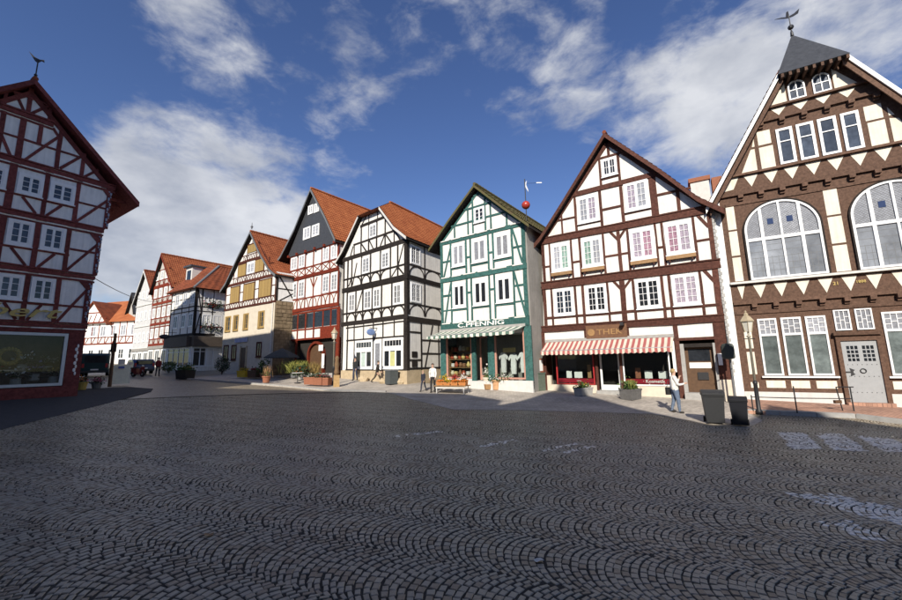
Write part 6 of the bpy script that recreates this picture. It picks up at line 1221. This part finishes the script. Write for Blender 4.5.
def cafe(x, y, lb):
    r = empty('cafe_table', at(x, y, .05), 0, lb, 'table', 'cafe tables'); MB().lathe([(.42, .72), (.44, .74), (.42, .76)], 16).build('table_top', M_fascia, r); MB().tube((0, 0, .03), (0, 0, .72), .03).build('leg', M_iron, r); MB().lathe([(.24, 0), (.22, .04), (.04, .06)], 12).build('foot', M_iron, r)
cafe(-11.6, 29.6, 'small round pale table behind the terracotta troughs')
def bush(x, y, rx, h, m, lb, seed, n=900, dz=0):
    r = empty('shrub', at(x, y, dz), 0, lb, 'shrub'); rn = random.Random(seed); mb = MB()
    for _ in range(5): a = rn.uniform(0, 6.28); mb.tube((0, 0, 0), (math.cos(a) * rx * .5, math.sin(a) * rx * .5, h * .7), .03, .012, 5)
    mb.build('stem', M_darkwood, r)
    def p():
        while True:
            q = Vector((rn.uniform(-1, 1), rn.uniform(-1, 1), rn.uniform(-1, 1)))
            if .45 < q.length < 1 - .25 * rn.random(): return (q.x * rx, q.y * rx, h * .52 + q.z * h * .48)
    MB().leaves(n, p, .13, 0, rn).build('foliage', m, r)
bush(-22.4, 38.3, .75, 1.85, M_leafd, 'round dark green shrub at the left corner of the stone house', 51)
bush(-30.3, 42.0, .8, 1.3, M_leaf, 'green shrub in front of the red timbered house beside the dark corner house', 52)
pot(None, M_dark, 'planter', at(-22.66, 33.45), 'dark box planter with green and yellow plants in front of the corner house', 'planter', None, [('leaf', 320, .9, .5, .5, .18, M_leaf), ('bloom', 60, .8, .5, .35, .12, yel)], rad(-20), box=(.62, .45, .75), seed=53)
# street on the left
r = empty('folding_sign', at(-22.4, 26.6), rad(40), 'pale yellowish folding board sign on the pavement beside the wine-red house', 'sign'); sgm = mat('pale_board', (.78, .76, .6), .7, .08, 5)
for s in (-1, 1): MB().prism([(-.5, .1), (.5, .1), (.47, 1.2), (.36, 1.36), (-.36, 1.36), (-.47, 1.2)], -.02, .02, 0, Matrix.Translation((0, s * .2, 0)) @ Matrix.Rotation(s * .14, 4, 'X')).build('board', sgm, r)
MB().box(-.16, .16, -.36, -.345, 1.0, 1.14, 0).build('blue_mark', mat('blue_mark', (.1, .14, .4), .6), r).location = (0, .16, .1); MB().box(-.2, .16, -.02, .02, 1.36, 1.72).build('topper', M_fascia, r)
r = empty('signpost', at(-21.85, 25.2), 0, 'tall dark wooden post left of the folding board', 'post'); MB().tube((0, 0, 0), (0, 0, 3.4), .1, .08, 10).build('post', M_darkwood, r); MB().box(-.16, .16, -.06, .02, 2.2, 2.75).build('plate', M_iron, r)
pot(sc(POT, 1.3, 1.3), mat('ochre_pot', (.4, .3, .08), .8, .1, 8), 'flower_pot', at(-21.5, 22.9), 'ochre pot with dark plants at the corner of the wine-red house', 'plant pot', None, [('leaf', 150, .3, .3, .4, .13, M_leafd), ('bloom', 40, .3, .3, .3, .1, ora)], seed=54)
pot(sc(POT, 1.2, 1.0), M_lead, 'flower_pot', at(-21.6, 24.0), 'grey pot of pink flowers behind the ochre pot', 'plant pot', None, [('leaf', 120, .35, .35, .35, .13, M_leafd), ('bloom', 90, .35, .35, .3, .11, pnk)], seed=55)

def vehicle(x, y, rz, L_, w, h, m, label, van):
    r = empty('parked_car', at(x, y), rz, label, 'van' if van else 'car', 'vehicles in the side street')
    if van: low = [(-L_ / 2, .35), (L_ / 2, .35), (L_ / 2 + .03, .8), (L_ / 2 - .05, 1.0), (L_ / 2 - .55, 1.12), (L_ / 2 - 1.15, h - .12), (L_ / 2 - 1.4, h), (-L_ / 2 + .15, h), (-L_ / 2, h - .15)]
    else: low = [(-L_ / 2, .32), (L_ / 2, .32), (L_ / 2 + .02, .65), (L_ / 2 - .9, .9), (L_ / 2 - 1.5, h - .06), (L_ / 2 - 1.8, h), (-L_ / 2 + .6, h), (-L_ / 2 + .15, h - .25), (-L_ / 2, .85)]
    bd = MB().prism(low, -w / 2, w / 2); o = bd.build('body', m, r); bv = o.modifiers.new('b', 'BEVEL'); bv.width = .07; bv.segments = 3
    z0, z1 = (1.12, h - .18) if van else (.92, h - .1)
    x1 = L_ / 2 - (1.35 if van else 1.75); x0 = -L_ / 2 + (.2 if van else .55)
    for s in (-1, 1):
        n = 3 if van else 2; q = (x1 - x0) / n
        for i in range(n): MB().box(x0 + q * i + .06, x0 + q * (i + 1) - .05, s * w / 2 - .012, s * w / 2 + .012, z0, z1).build('side_window', G_dark, o)
        for xx in (-L_ / 2 + .85, L_ / 2 - .85): wh = MB().tube((xx, s * (w / 2 - .2), .33), (xx, s * (w / 2 + .015), .33), .33, .33, 18).build('wheel', M_rubber, r); MB().tube((xx, s * (w / 2), .33), (xx, s * (w / 2 + .025), .33), .2, .2, 12).build('hub_cap', M_chrome, wh)
        MB().box(-L_ / 2 - .02, -L_ / 2 + .05, s * w * .42 - .08, s * w * .42 + .08, .75, 1.1).build('tail_light', M_red, o); MB().box(L_ / 2 - .05, L_ / 2 + .04, s * w * .36 - .14, s * w * .36 + .14, .62, .78).build('headlight', M_lampglass, o)
    MB().box(-L_ / 2 - .012, -L_ / 2 + .05, -w * .38, w * .38, z0 + .05, z1 - .02).build('rear_window', G_dark, o); MB().box(-L_ / 2 - .05, -L_ / 2 + .1, -w * .48, w * .48, .3, .5).build('bumper', M_bin, o); MB().box(-L_ / 2 - .06, -L_ / 2 + .0, -.26, .26, .52, .63).build('number_plate', M_white2, o)
    return r
vehicle(-32.9, 36.4, rad(128), 4.7, 1.85, 2.0, mat('dark_teal_paint', (.012, .04, .045), .25, .05, 3, spec=.6), 'dark teal van parked in the side street behind the wine-red house', True)
vehicle(-32.2, 40.4, rad(140), 4.1, 1.72, 1.45, mat('blue_car_paint', (.03, .05, .13), .25, .05, 3, spec=.6), 'dark blue car parked in the side street beyond the folding board', False)
def scooter():
    r = empty('scooter', at(-28.4, 35.6), rad(-20), 'small dark red scooter parked near the mouth of the side street', 'scooter')
    for x in (-.6, .6): wh = MB().tube((x, -.06, .24), (x, .06, .24), .24, .24, 16).build('wheel', M_rubber, r); MB().tube((x, -.065, .24), (x, .065, .24), .11, .11, 10).build('rim', M_chrome, wh)
    MB().prism([(-.85, .5), (-.75, .75), (-.1, .72), (0, .35), (.35, .32), (.5, .9), (.6, .9), (.5, .25), (-.3, .2), (-.5, .42)], -.15, .15).build('body', mat('dark_red_paint', (.16, .02, .02), .35), r); MB().box(-.75, -.1, -.14, .14, .74, .84).build('seat', M_iron, r); MB().tube((.6, 0, .24), (.45, 0, 1.05), .03).build('fork', M_chrome, r); MB().tube((.42, -.3, 1.08), (.42, .3, 1.08), .02).build('handlebar', M_iron, r); MB().ball((.55, 0, .95), .09, 8, 6).build('headlight', M_lampglass, r)
scooter()
a, b = Vector((-18.85, 20.0, 6.9)), EYE + (Vector((-31.8, 42, 9.3)) - EYE) * 1.12
pts = [a.lerp(b, t / 12) + Vector((0, 0, -.5 * (1 - (t / 6 - 1) ** 2))) for t in range(13)]; tag(MB().path(pts, .02, 5).build('cable', M_iron), 'thin dark cable slung from the wine-red house across the side street', 'cable')
r = empty('hanging_sign', Vector((-33.3, 45.0, 5.6)), rad(30), 'black oval sign hanging on a bracket from the red timbered house', 'sign'); MB().ball((0, 0, 0), .5, 16, 8, 0, (1, .12, .55)).build('panel', M_iron, r, True); MB().tube((0, 0, .28), (0, 0, .5), .02).tube((-.1, 0, .5), (1.2, .4, .5), .025).build('bracket', M_iron, r)

for i, (x, y, c, lb) in enumerate(((-2.9, 3.75, yel, 'yellow fallen leaf on the cobbles near the lower left corner'), (-3.0, 5.1, M_wood, 'brown fallen leaf on the cobbles left of centre'), (.9, 4.6, M_cream, 'pale paper scrap on the cobbles in the lower middle'), (-1.2, 3.6, M_wood, 'small brown leaf on the cobbles at the lower edge'))):
    rn = random.Random(70 + i); V = [(0, 0, .004)] + [((.05 + .02 * (k % 2)) * math.cos(k * .785), .035 * math.sin(k * .785) * (1 + .3 * (k % 2)), .006 + rn.uniform(0, .018)) for k in range(8)]
    o = mk('fallen_leaf', V, [(0, 1 + k, 1 + (k + 1) % 8) for k in range(8)], c); o.location = at(x, y, .004); o.rotation_euler = (0, 0, rn.uniform(0, 6)); tag(o, lb, 'leaf' if i != 2 else 'paper')
